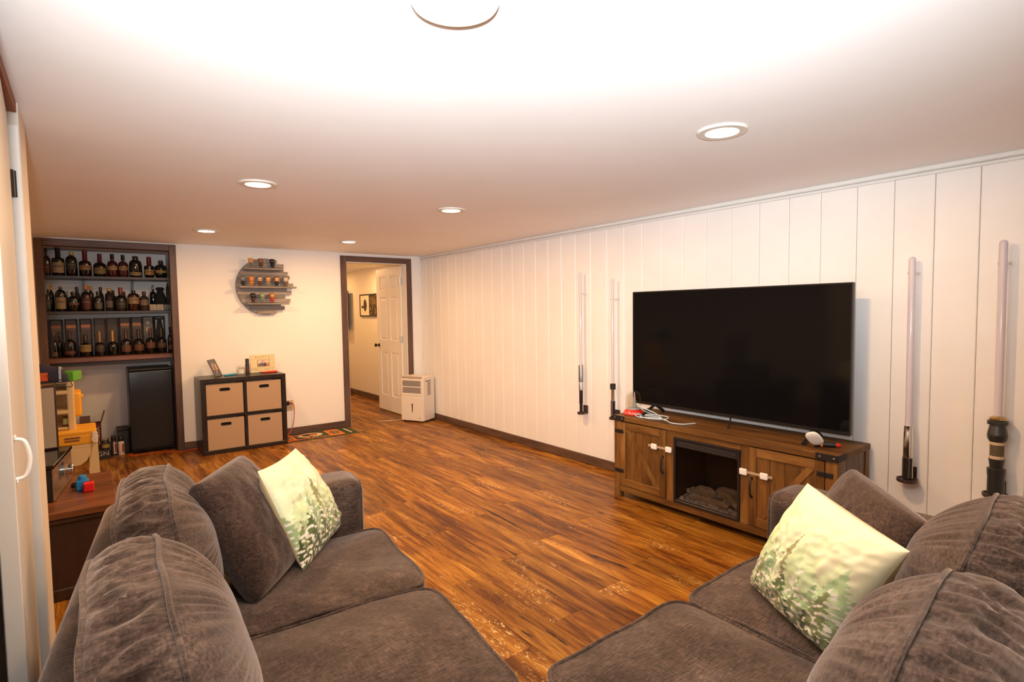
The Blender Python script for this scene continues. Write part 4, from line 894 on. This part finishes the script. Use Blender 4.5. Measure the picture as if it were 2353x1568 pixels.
R1 = [(218, 42, 228, .52, '#2a0c0c', 'dark', '#0c0b0b', .86, '#5a1412', .12, .42, 'dark red labelled bottle at the far left of the top bar shelf', .34),
      (332, 66, 205, .55, '#14090a', 'dark', '#0a0e0e', .62, '#b49a78', .10, .45, 'big dark bottle with a tall black neck and tall tan label, top bar shelf', .36),
      (463, 60, 255, .62, '#07080e', 'dark', '#b09a5a', .86, '#3a3a28', .30, .55, 'squat navy black bottle with a gold neck and silver stopper, top bar shelf', .36),
      (600, 66, 235, .50, '#12060a', 'dark', '#5a1018', .60, '#a07850', .24, .42, 'black bottle with long red wax neck above the first shelf post', .36),
      (752, 72, 265, .42, '#0a0908', 'dark', '#4e0e16', .62, '#8a7434', .12, .38, 'black bottle with gold lettered label and red wax neck, top bar shelf', .30),
      (885, 60, 262, .50, '#3c0e10', 'dark', '#0d1014', .78, '#b89a6a', .30, .46, 'dark red bottle with black cap and slanted tan label, top bar shelf', .32),
      (1000, 58, 268, .50, '#38141c', 'dark', '#0c1016', .78, '#a88254', .30, .48, 'wine coloured bottle with black cap and a tan band, top bar shelf', .32),
      (1137, 74, 278, .62, '#120e10', 'dark', '#221c1a', .88, '#b49c5c', .08, .24, 'wide dark bottle with flared brown stopper and low cream label, top bar shelf', .42),
      (1290, 62, 278, .52, '#0e0808', 'dark', '#5c0f18', .58, '#b8854e', .12, .38, 'red waxed black bottle with orange label, beside the decanter on the top bar shelf', .40),
      (1425, 76, 315, .55, '#080808', 'dark', '#3a2812', .80, '#c09a48', .28, .42, 'round black ball stoppered decanter, right end of the top bar shelf', .34)]
for (cx, hw, top, sh, gc, kd, cap, cf, lab, l0, l1, lb, nk) in R1: bottle(cx, hw*.95, top, B1, ZS1, y1, sh, gc, kd, cap, cf, lab, l0, l1, lb, g1, nk, 'round' if 'decanter' in lb else 'bottle')
g2 = 'liquor bottles on the middle bar shelf'; B2 = 905; y2 = 6.87
R2 = [(216, 26, 668, .60, '#0c1214', 'dark', '#0d1012', .80, '#3a4a48', .15, .5, 6.84, 'slim black capped bottle with a teal label, leftmost on the middle bar shelf', .45),
      (248, 30, 612, .55, '#0a0b0a', 'dark', '#c8963c', .82, None, 0, 0, 6.93, 'tall dark bottle with a gold cap at the far left of the middle bar shelf', .38),
      (338, 58, 636, .66, '#0b0808', 'dark', '#5a3a28', .93, '#a8906a', .10, .56, 6.85, 'black shouldered bottle with a large cream label, middle bar shelf', .30),
      (388, 34, 682, .55, '#564f4a', 'clear', '#6a625c', .90, None, 0, 0, 7.02, 'clear bottle peeping from behind the large cream label, middle bar shelf', .45),
      (465, 62, 690, .55, '#100c0a', 'dark', '#2e241a', .86, '#7a4a30', .32, .44, 6.85, 'squat decanter with wide brown stopper and slanted label, middle bar shelf', .42),
      (502, 36, 628, .55, '#4a4440', 'clear', '#1a1216', .84, None, 0, 0, 7.02, 'clear bottle with a dark plum cap behind the squat decanter, middle bar shelf', .45),
      (592, 58, 612, .52, '#1c0a0a', 'dark', '#b06a28', .82, '#5c1a16', .08, .5, 6.85, 'bottle with a dark red label and copper gold cap, middle bar shelf', .30),
      (642, 34, 614, .55, '#3c3632', 'clear', '#b08038', .82, None, 0, 0, 7.02, 'clear bottle with a gold cap behind the dark red label, middle bar shelf', .40),
      (716, 48, 686, .55, '#14110f', 'dark', '#2a1a16', .84, '#6e6450', .12, .42, 6.85, 'small round shouldered bottle with a silver badge label, middle bar shelf', .40),
      (746, 34, 628, .55, '#38332f', 'clear', '#0c0d10', .84, None, 0, 0, 7.02, 'clear bottle with a black cap behind the silver badge bottle, middle bar shelf', .45),
      (832, 46, 648, .60, '#4c433c', 'clear', '#a8823c', .88, '#6a5a48', .15, .45, 6.85, 'tall clear bottle with a round gold stopper, middle bar shelf', .42),
      (876, 36, 664, .55, '#2c2622', 'clear', '#2a1a1a', .88, None, 0, 0, 7.02, 'clear bottle with a brown cap behind the gold stopper bottle, middle bar shelf', .45),
      (955, 68, 640, .45, '#15100c', 'dark', '#701018', .74, '#2a241c', .12, .4, 6.85, 'dark wide bottle with a bright red cap, middle bar shelf', .32),
      (995, 34, 678, .55, '#3a302a', 'clear', '#40141a', .84, None, 0, 0, 7.02, 'clear bottle with a dark red cap behind the bright red cap, middle bar shelf', .45),
      (1098, 70, 672, .70, '#2a120c', 'dark', '#101014', .86, '#b09068', .34, .66, 6.85, 'broad bottle with a black cap and a big tan label, middle bar shelf', .30),
      (1216, 54, 680, .55, '#5e5246', 'clear', '#3a2420', .84, '#9a8068', .28, .56, 6.85, 'half empty clear bottle with a pale label, middle bar shelf', .38),
      (1320, 44, 597, .55, '#1a1412', 'dark', '#a8a49c', .86, None, 0, 0, 7.05, 'long necked dark bottle with a silver cap, right part of the middle bar shelf', .30),
      (1495, 24, 582, .70, '#55503c', 'clear', '#4a3c30', .90, None, 0, 0, 6.93, 'very slim tall clear bottle at the right end of the middle bar shelf', .55)]
for (cx, hw, top, sh, gc, kd, cap, cf, lab, l0, l1, yy, lb, nk) in R2: bottle(cx, hw*.95, top, B2, ZS2, yy, sh, gc, kd, cap, cf, lab, l0, l1, lb, g2, nk)
x = BX(1412); t = thing('velvet_bag', 'black velvet drawstring bag standing on the middle bar shelf', 'bag', (x, 6.93, ZS2))
MB().lathe([(.0003, 0), (.045, 0), (.058, .03), (.060, .09), (.048, .15), (.030, .195), (.024, .205), (.036, .222), (.040, .235), (.026, .246), (.0003, .244)], (x, 6.93, ZS2+.0005), 18).build('pouch', mat('black_velvet', (.004, .004, .0045), .95), t, True)
MB().tube([(x+.026*math.cos(a), 6.93+.026*math.sin(a), ZS2+.205) for a in [i*PI/8 for i in range(16)]], .003, 5, True).build('drawstring', M_black, t, True)
for cx, lb in ((1308, 'small glass box with cream label in front of the long necked bottle'), (1392, 'small glass box with cream label in front of the velvet bag'), (1482, 'small green grey box at the right end of the middle bar shelf')):
    x = BX(cx); t = thing('miniature_box', lb, 'small box', (x, 6.82, ZS2), 'small boxes on the middle bar shelf')
    MB().box(x-.030, x+.030, 6.805, 6.845, ZS2+.0005, ZS2+.066, .004).build('body', mat('mini_glass' if cx < 1450 else 'mini_green', (.30, .28, .24) if cx < 1450 else (.06, .062, .045), .1), t)
    MB().box(x-.025, x+.025, 6.8035, 6.8049, ZS2+.026, ZS2+.058).build('label_paper', mat('mini_label' if cx < 1450 else 'mini_label2', (.36, .26, .14) if cx < 1450 else (.10, .095, .065), .6), t)
# boxes at the back of the counter
g3 = 'boxed bottles standing along the back of the counter'
BXS = [(278, 992, '#1b1414', '#8a4a34', 'dark brown bottle box with a brick red band, far left of the counter'), (425, 990, '#2a1a14', '#b06a38', 'dark brown bottle box with an orange band, second from the left on the counter'), (572, 988, '#2e1c16', '#bc7040', 'brown bottle box with an orange band, third from the left on the counter'),
       (716, 985, '#35261c', '#6a4a28', 'brown window box with thin gold script lines, fourth from the left on the counter'), (850, 982, '#3a2a20', '#7a5428', 'brown window box with thin gold script lines, fifth from the left on the counter'), (985, 980, '#352a28', '#bf7642', 'grey brown window box with an orange band, left of its twin on the counter'),
       (1116, 978, '#33261f', '#c27a50', 'reddish brown window box with an orange band, next to the black boxes'), (1243, 972, '#0f0e0e', '#4c443c', 'black bottle box with a grey front and round gold seal on the counter'), (1375, 970, '#0a0a0b', '#0a0a0b', 'black bottle box with two curved silver shapes on the counter')]
for i, (cx, top, c0, c1, lb) in enumerate(BXS):
    x = BX(cx)*1.028; y = 7.06; h = 1.434-(top-935)*.000918-ZC; t = thing('bottle_box', lb, 'box', (x, y, ZC), g3); wx = .050
    MB().box(x-wx, x+wx, y-.045, y+.045, ZC+.0005, ZC+h, .002).build('carton', mat('carton_'+c0, c0, .7), t); yf = y-.0458
    if i < 7:
        MB().box(x-wx*.74, x+wx*.74, yf, yf+.0008, ZC+.02, ZC+h-.012).build('window', mat('carton_window', (.060, .048, .042), .55), t)
        if c1 in ('#6a4a28', '#7a5428'):
            q = MB()
            for k in range(3): q.tube([(x-wx*.6+wx*1.2*j/14, yf-.001, ZC+h-.065-.017*k*(1+.2*k)+.004*math.sin(j*2.1+k)*(1 if k == 0 else .3)) for j in range(15)], .0014, 4)
            q.build('script_line', mat('gold_foil', (.30, .17, .05), .4), t)
        else:
            MB().box(x-wx*.74, x+wx*.74, yf-.001, yf-.0002, ZC+h-.088, ZC+h-.058).build('band', mat('band_'+c1, c1, .5), t)
            MB().box(x-wx*.74, x+wx*.74, yf-.001, yf-.0002, ZC+h-.104, ZC+h-.099).build('thin_band', mat('thin_band', (.22, .13, .08), .5), t)
    elif i == 7:
        MB().box(x-wx*.8, x+wx*.8, yf, yf+.0008, ZC+.10, ZC+h-.012).build('front_panel', mat('box_grey', (.115, .095, .085), .5), t)
        MB().lathe([(.0003, 0), (.012, 0), (.016, -.0005), (.018, -.0005)], (0, 0, 0), 18, Matrix.Translation((x, yf-.0012, ZC+h-.068)) @ Matrix.Rotation(PI/2, 4, 'X')).build('seal', mat('seal_gold', (.42, .33, .16), .4), t)
        MB().box(x-wx*.72, x+wx*.72, yf-.001, yf-.0002, ZC+h-.018, ZC+h-.012).build('title_line', mat('title_grey', (.36, .33, .30), .5), t)
        MB().prism([(-.016, -.03), (.016, -.03), (.018, .012), (.008, .018), (.0, .012), (-.008, .018), (-.018, .012)], .001, Matrix.Translation((x-.004, yf-.0002, ZC+h-.13)) @ Matrix.Rotation(PI/2, 4, 'X')).build('tan_shape', mat('tan_shape', (.40, .32, .22), .6), t)
    else:
        MB().box(x-wx*.6, x+wx*.6, yf-.001, yf-.0002, ZC+h-.020, ZC+h-.015).build('title_line', mat('title_grey', (.36, .33, .30), .5), t)
        for s_ in (-1, 1): MB().prism([(s_*.018, .05), (s_*.036, .05), (s_*.036, -.05), (s_*.033, -.05), (s_*.026, 0)][::s_], .001, Matrix.Translation((x, yf-.0002, ZC+h-.088)) @ Matrix.Rotation(PI/2, 4, 'X')).build('silver_shape', mat('silver_shape', (.28, .28, .28), .35), t)
g4 = 'liquor bottles along the front of the counter'; B4 = 1408
R4 = [(252, 36, 1118, .45, '#0e0c0c', 'dark', '#6a3a28', .86, '#6a4a30', .06, .22, 'small dark bottle with rusty cap at the far left of the counter', .30),
      (300, 38, 1135, .45, '#15181a', 'dark', '#1a1a1a', .86, None, 0, 0, 'plain dark bottle next to the rusty capped one on the counter', .35),
      (402, 66, 1110, .45, '#0c0a0a', 'dark', '#3a1212', .72, '#6a2420', .10, .24, 'dark bottle with a dull red neck and a red label strip on the counter', .26),
      (560, 70, 1165, .42, '#0e0c0b', 'dark', '#35180f', .78, '#a88a52', .22, .55, 'dark squat bottle with a bare cream label on the counter', .30),
      (708, 62, 1130, .38, '#140f0f', 'dark', '#b07828', .55, '#4a3430', .18, .45, 'dark bottle with a long gold neck on the counter, left of its twin', .18),
      (846, 64, 1125, .38, '#0a0908', 'dark', '#c08a28', .55, None, 0, 0, 'black unlabelled bottle with a long gold neck on the counter', .18),
      (990, 66, 1120, .42, '#181210', 'dark', '#4a2a14', .64, '#7a4420', .12, .38, 'round bottle with copper label and brown horse stopper in front of the twin window box', .24),
      (1132, 68, 1120, .42, '#16100e', 'dark', '#3e2412', .64, '#7a441e', .15, .40, 'round bottle with copper label in front of the reddish box', .24),
      (1266, 64, 1110, .42, '#12100f', 'dark', '#4c2a18', .64, '#84502a', .22, .45, 'round bottle with copper label in front of the gold seal box', .24),
      (1392, 66, 1108, .42, '#0b0a0a', 'dark', '#33240f', .64, '#5e4024', .22, .42, 'round bottle with copper label in front of the silver shape box', .24),
      (1497, 34, 1100, .50, '#160608', 'dark', '#140c0c', .80, '#7a2418', .12, .3, 'small dark bottle with a red label at the right end of the counter', .40)]
for (cx, hw, top, sh, gc, kd, cap, cf, lab, l0, l1, lb, nk) in R4: bottle(cx, hw*.92, top, B4, ZC, 6.96 if cx == 300 else 6.885, sh, gc, kd, cap, cf, lab, l0, l1, lb, g4, nk, 'round' if lb.startswith('round') else 'bottle', 1.35 if lb.startswith('round') else None)

# fridge and the things on the alcove floor
t = thing('mini_fridge', 'black mini fridge under the bar counter', 'fridge', (.5, 6.95, 0))
MB().box(.312, .690, 6.775, NB-.03, .018, .872, .004).build('cabinet', M_black, t)
rbox('door', t, (.308, 6.715, .045), (.692, 6.772, .845), .012, mat('fridge_black', (.008, .008, .009), .28), 4)
MB().box(.310, .690, 6.722, 6.772, .848, .874, .008).build('top_cap', M_black, t)
for x in (.33, .67): MB().cyl((x, 6.80, 0), (x, 6.80, .020), .014, 12).build('foot', M_black, t)
t = thing('waste_bin', 'black lidded waste bin beside the mini fridge', 'bin', (.24, 6.97, 0))
MB().box(.205, .300, 6.88, 7.05, 0.0005, .235, .006).build('body', mat('bin_grey', (.03, .032, .035), .5), t); MB().box(.198, .303, 6.87, 7.06, .236, .258, .005).build('lid', mat('bin_lid', (.022, .024, .028), .5), t)
for x, y, h, lb, ac in ((.168, 6.86, .20, 'white and pink spray can with a black lid, left of its twin', '#8a3a4a'), (.228, 6.83, .185, 'white and red spray can with a black lid, nearest the waste bin', '#a03038')):
    t = thing('aerosol_can', lb, 'spray can', (x, y, 0), 'spray cans on the alcove floor')
    MB().lathe([(.0003, 0), (.026, 0), (.026, h*.72), (.020, h*.76), (.0003, h*.76)], (x, y, .0005), 20).build('can', mat('can_black' if ac == '#8a3a4a' else 'can_white', (.03, .028, .03) if ac == '#8a3a4a' else (.62, .55, .5), .35), t, True)
    MB().lathe([(.0265, h*.08), (.0265, h*.66)], (x, y, 0), 10, None, PI*1.45, PI*2.1).build('label_paper', mat('can_label', (.58, .45, .42), .5), t)
    MB().lathe([(.0269, h*.15), (.0269, h*.6)], (x, y, 0), 5, None, PI*1.58, PI*1.78).build('stripe', mat('can_'+ac, ac, .5), t)
    MB().lathe([(.021, h*.74), (.022, h*.76), (.021, h*.94), (.016, h), (.0003, h)], (x, y, .0005), 18).build('cap', M_black, t, True)
t = thing('black_carton', 'flat black carton printed IGN on the alcove floor', 'box', (.06, 6.80, 0))
MB().box(-.02, .135, 6.74, 6.838, .0005, .088, .002).build('carton', mat('carton_black', (.022, .022, .024), .45), t)
text('lettering', 'IGN', .060, basis((.068, 6.7395, .050), (1, 0, 0), (0, 0, 1)), mat('print_grey', (.42, .40, .37), .5), t, .0004, 1.0, 1.1)
t = thing('glass_jar', 'dark glass jar standing on the flat black carton', 'jar', (.10, 6.79, .089))
MB().lathe([(.0003, 0), (.034, 0), (.036, .06), (.028, .075), (.028, .09), (.0003, .09)], (.10, 6.79, .0893), 20).build('body', mat('jar_dark', (.02, .018, .015), .06), t, True); MB().lathe([(.0368, .015), (.0368, .05)], (.10, 6.79, .0885), 8, None, PI*1.2, PI*1.8).build('label_paper', mat('jar_label', (.28, .22, .05), .5), t)
MB().lathe([(.030, .088), (.030, .104), (.0003, .104)], (.10, 6.79, .0893), 18).build('lid', M_steel, t)
t = thing('beer_carton', 'open dark red beer carton lettered LAGER at the back of the alcove', 'box', (.0, 7.0, 0)); M_red = mat('carton_red', (.085, .012, .014), .5)
MB().box(-.10, .075, 6.915, 7.06, .0005, .012).box(-.10, -.094, 6.915, 7.06, .012, .33).box(.069, .075, 6.915, 7.06, .012, .33).box(-.094, .069, 7.054, 7.06, .012, .33).box(-.094, .069, 6.915, 6.921, .012, .33).build('carton', M_red, t)
MB().box(0, .005, -.07, .07, 0, .12, 0, Matrix.Translation((.072, 6.985, .33)) @ Matrix.Rotation(math.radians(16), 4, 'Y')).build('flap', mat('flap_brown', (.13, .065, .045), .7), t)
MB().box(-.085, 0, -.005, 0, 0, .07, 0, Matrix.Translation((-.01, 7.05, .33)) @ Matrix.Rotation(math.radians(-25), 4, 'X')).build('flap', mat('flap_brown', (.13, .065, .045), .7), t)
text('lettering', 'LAGER', .062, basis((.040, 6.9142, .205), (0, 0, 1), (-1, 0, 0)), mat('print_cream', (.60, .52, .42), .5), t, .0004)
MB().box(-.082, -.012, 6.9135, 6.9146, .25, .305).build('label_paper', mat('carton_label', (.40, .36, .34), .5), t)
for i, (x, lb) in enumerate(((-.075, 'gold topped can in front of the beer carton, left one'), (-.018, 'gold topped can in front of the beer carton, right one'))):
    t = thing('drink_can', lb, 'can', (x, 6.86, 0), 'gold topped cans'); MB().lathe([(.0003, 0), (.024, 0), (.029, .006), (.029, .175), (.025, .185), (.0003, .185)], (x, 6.872, .0005), 20).build('body', mat('can_dark', (.03, .026, .02), .3), t, True); MB().lathe([(.0297, .14), (.0297, .174), (.0255, .1853), (.024, .187), (.0003, .186)], (x, 6.872, .0007), 18).build('gold_top', mat('can_gold', (.30, .21, .06), .35, .6), t, True)

# ------------------------------------------------------------------ wooden chest with stereo, toys behind it
M_chest = wood('chest_wood', [(.25, (.055, .017, .006)), (.5, (.15, .05, .016)), (.75, (.25, .09, .028))], (2, 14, 14), .3)
M_chestd = wood('chest_wood_dark', [(.25, (.02, .009, .005)), (.6, (.055, .024, .011)), (.85, (.09, .04, .018))], (14, 14, 2), .4)
t = thing('wooden_chest', 'dark brown wooden chest behind the left sofa, carrying the stereo', 'chest', (-.3, 3.83, 0))
for k in range(4): MB().box(-.75, .085, 3.455+.187*k+.0008, 3.455+.187*(k+1)-.0008, .415, .45, .003).build('top_plank', M_chest, t)
MB().box(-.74, .075, 3.465, 4.195, .385, .414, .008).build('moulding', M_chestd, t); MB().box(-.72, .055, 3.485, 4.175, .03, .384, .003).build('body', M_chestd, t); MB().box(-.73, .065, 3.475, 4.185, 0, .06, .006).build('plinth', M_chestd, t)
t = thing('stereo', 'low black and brown stereo with a silver knob on the wooden chest', 'stereo', (-.27, 3.93, .45))
Ts = Matrix.Translation((-.172, 3.67, .4505)) @ Matrix.Rotation(math.radians(-7.5), 4, 'Z')
MB().box(-.30, -.004, 0, .50, 0, .172, .003, Ts).build('case', mat('stereo_black', (.012, .012, .012), .4), t); MB().box(-.31, .008, -.006, .506, .173, .192, .003, Ts).build('glass_top', M_gloss, t)
MB().box(-.004, .002, 0, .50, .004, .170, .001, Ts).build('front_panel', mat('stereo_front', (.16, .095, .060), .35), t)
MB().box(.002, .0035, .145, .27, .075, .155, .001, Ts).build('display', mat('stereo_display', (.015, .05, .07), .12), t)
MB().lathe([(.0003, .0), (.030, 0), (.030, .028), (.026, .032), (.0003, .030)], (0, 0, 0), 24, Ts @ Matrix.Translation((.003, .35, .085)) @ Matrix.Rotation(PI/2, 4, 'Y')).build('volume_knob', M_chrome, t, True)
for yy in (.06, .44): MB().lathe([(.0003, .001), (.042, .002), (.045, 0)], (0, 0, 0), 24, Ts @ Matrix.Translation((.002, yy, .085)) @ Matrix.Rotation(PI/2, 4, 'Y')).build('speaker_disc', mat('stereo_cloth', (.12, .072, .048), .7), t, True)
t = thing('small_screen', 'thin framed glossy screen with a painted grey reflection, standing on the stereo', 'screen', (-.30, 4.05, .643))
Tq = Matrix.Translation((-.155, 4.12, .6445)) @ Matrix.Rotation(math.radians(8), 4, 'Z')
MB().box(-.40, 0, 0, .03, 0, .365, .003, Tq).build('casing', mat('screen_frame', (.03, .01, .008), .4), t); MB().box(-.39, -.010, -.0016, -.0002, .010, .356, 0, Tq).build('panel', mat('screen_reflection_grey', (.33, .285, .24), .10), t)  # grey base colour of the panel stands in for a reflected wall
for x, y, z, s, c_, lb in ((-.055, 3.84, .4505, .028, '#1c7cc0', 'blue knobbed toy block on the wooden chest beside the stereo'), (-.028, 3.785, .4505, .024, '#d01414', 'red toy block on the wooden chest in front of the blue one')):
    t = thing('toy_block', lb, 'toy block', (x, y, z), 'toy blocks on the chest'); m_ = mat('block_'+c_, c_, .35)
    MB().box(x-s, x+s, y-s, y+s, z, z+s*2.0, .004).build('cube', m_, t)
    if c_ == '#1c7cc0': MB().lathe([(.019, .056), (.019, .074), (.016, .080), (.0003, .080)], (x, y, z), 16).build('stud', m_, t, True)
    else: MB().box(x-s*.7, x+s*.7, y-s*1.06, y-s, z+s*.3, z+s*1.6, .0008).build('face_panel', m_, t)
tag(MB().lathe([(.0003, 0), (.022, 0), (.024, .01), (.018, .022), (.0003, .025)], (-.085, 3.93, .4505), 16).build('black_puck', M_black, None, True, (-.085, 3.93, .45)), 'small round black puck on the chest between stereo and blocks', 'puck')

YT = 5.2
TXf = lambda c: (-.175+(c-300)*.0006)*YT/5.0
TZf = lambda c: 1.404-(1.404-(.947-(c-320)*.000755))*YT/5.0
M_tc, M_ty = mat('toy_cream', (.62, .47, .25), .45), mat('toy_yellow', (.75, .36, .02), .4)
t = thing('toy_workbench', 'cream and yellow plastic toy play stand behind the wooden chest', 'toy', (-.15, 5.3, 0))
def tb(nm, m_, a, b, z0, z1, y0=YT, y1=YT+.12, r=.012): return rbox(nm, t, (TXf(a), y0, TZf(z1)), (TXf(b), y1, TZf(z0)), min(r, (TXf(b)-TXf(a))*.45, (TZf(z0)-TZf(z1))*.45), m_, 3)
tb('upright', M_tc, 372, 440, 318, 800, YT, YT+.30); tb('shelf', M_tc, 130, 400, 400, 440, YT, YT+.30); tb('shelf', M_tc, 130, 400, 585, 625, YT, YT+.30); tb('shelf', M_tc, 130, 400, 318, 336, YT, YT+.30); tb('back_panel', M_tc, 130, 390, 330, 900, YT+.29, YT+.31, .005)
tb('yellow_panel', M_ty, 412, 505, 430, 665, YT+.05, YT+.28, .02); tb('hook', M_ty, 498, 526, 462, 492, YT+.1, YT+.16)
tb('tray', M_ty, 260, 632, 775, 815, YT-.10, YT+.25, .01); tb('tray_front', M_ty, 260, 600, 810, 905, YT-.10, YT-.06, .012); tb('apron', M_tc, 260, 590, 880, 950, YT-.09, YT+.2, .02)
for k in range(2): tb('slot', mat('toy_slot', (.22, .09, .03), .6), 335, 480-10*k, 826+26*k, 842+26*k, YT-.106, YT-.098, .002)
v = []; n = 16
P2 = [(300, 935), (570, 940), (560, 1010), (530, 1060), (470, 1095), (300, 1110)]
MB().prism([(TXf(a), TZf(b)) for a, b in P2][::-1], .24, Matrix.Translation((0, YT+.14, 0)) @ Matrix.Rotation(PI/2, 4, 'X')).build('seat', M_tc, t)
P3 = [(600, 905), (640, 870), (655, 1574), (560, 1574), (545, 1150), (575, 1000)]
MB().prism([(TXf(a), TZf(b)) for a, b in P3][::-1], .05, Matrix.Translation((0, YT-.04, 0)) @ Matrix.Rotation(PI/2, 4, 'X')).build('leg', M_tc, t)
MB().prism([(TXf(a), TZf(b)) for a, b in P3][::-1], .05, Matrix.Translation((0, YT+.26, 0)) @ Matrix.Rotation(PI/2, 4, 'X')).build('leg', M_tc, t)
MB().box(TXf(130), TXf(540), YT-.02, YT+.24, 0, .10, .01).build('plinth', M_tc, t)
bx = MB(); r_3 = random.Random(3)
for k in range(9): bx.tube(smooth_path([(TXf(r_3.uniform(585, 640)), YT-.115, TZf(r_3.uniform(790, 890))) for _ in range(4)], 4), .005, 5)
tag(bx.build('white_ribbon', mat('ribbon_white', (.72, .66, .58), .7), None, True, (TXf(610), YT-.12, TZf(890))), 'tangle of white ribbon hanging on the corner of the yellow toy tray', 'ribbon')
x = TXf(350); z = TZf(742); t = thing('spice_jar', 'small jar with a green and white label on the toy play stand shelf', 'jar', (x, YT+.05, z))
zz = TZf(585+40)
MB().box(TXf(318), TXf(384), YT+.02, YT+.10, TZf(745), TZf(655), .004).build('body', mat('jar_brown', (.10, .035, .02), .2), t); MB().box(TXf(326), TXf(376), YT+.0185, YT+.0199, TZf(722), TZf(668)).build('label_paper', mat('jar_green', (.26, .30, .12), .5), t)
MB().box(TXf(130), TXf(372), YT+.01, YT+.28, TZf(772), TZf(746), .004).build('shelf', M_tc, bpy.data.objects['toy_workbench'])
# bag, green box and wire on top of the play stand
zt = TZf(318)
t = thing('navy_bag', 'navy fabric bag with pale blue trim slumped on top of the play stand', 'bag', (-.2, YT+.1, zt))
v = []; f = []; n = 26
for i in range(n+1):
    for j in range(n+1):
        a, b = -1+2*i/n, -1+2*j/n; r = (max(0, 1-a**4)*max(0, 1-b**4))**.5
        z = zt+.001+r*(.115-.03*a-.02*b)+.012*noise.noise(V3((a*2.5, b*2.5, 1)))*r; v.append((-.228+a*.108*(1+.08*noise.noise(V3((a, b, 4)))), YT+.10+b*.12, z))
for i in range(n):
    for j in range(n): f.append((i*(n+1)+j, (i+1)*(n+1)+j, (i+1)*(n+1)+j+1, i*(n+1)+j+1))
obj('body', v, f, mat('navy_fabric', (.020, .017, .055), .8), t, True)
MB().tube([V3(v[int(.80*n)*(n+1)+j])+V3((.003, 0, .004)) for j in range(n+1)], .008, 6).build('trim_strip', mat('pale_blue_trim', (.28, .38, .46), .7), t, True)
MB().box(-.285, -.235, YT-.022, YT-.016, zt+.015, zt+.075, .002).build('orange_patch', mat('orange_patch', (.62, .11, .03), .7), t)
t = thing('green_box', 'bright green box with a white label at the corner of the play stand top', 'box', (TXf(425), YT+.08, zt))
Tg = Matrix.Translation((TXf(425), YT+.07, zt)) @ Matrix.Rotation(math.radians(-24), 4, 'Z')
MB().box(-.040, .040, -.06, .06, .001, .072, .004, Tg).build('body', mat('green_card', (.10, .36, .025), .5), t); MB().box(-.038, -.008, -.0612, -.0601, .02, .048, 0, Tg).build('label_paper', mat('green_label', (.50, .50, .38), .5), t)
tag(MB().tube(smooth_path([(-.24, YT-.03, zt+.06), (-.19, YT-.03, zt-.01), (-.14, YT-.03, zt-.035), (-.10, YT-.03, zt-.03), (-.12, YT-.03, zt+.015), (-.16, YT-.03, zt+.02), (-.2, YT-.03, zt+.02)], 6), .0028, 6).build('black_wire', M_black, None, True, (-.17, YT-.03, zt-.03)), 'thin black wire looped over the front of the play stand top', 'wire')
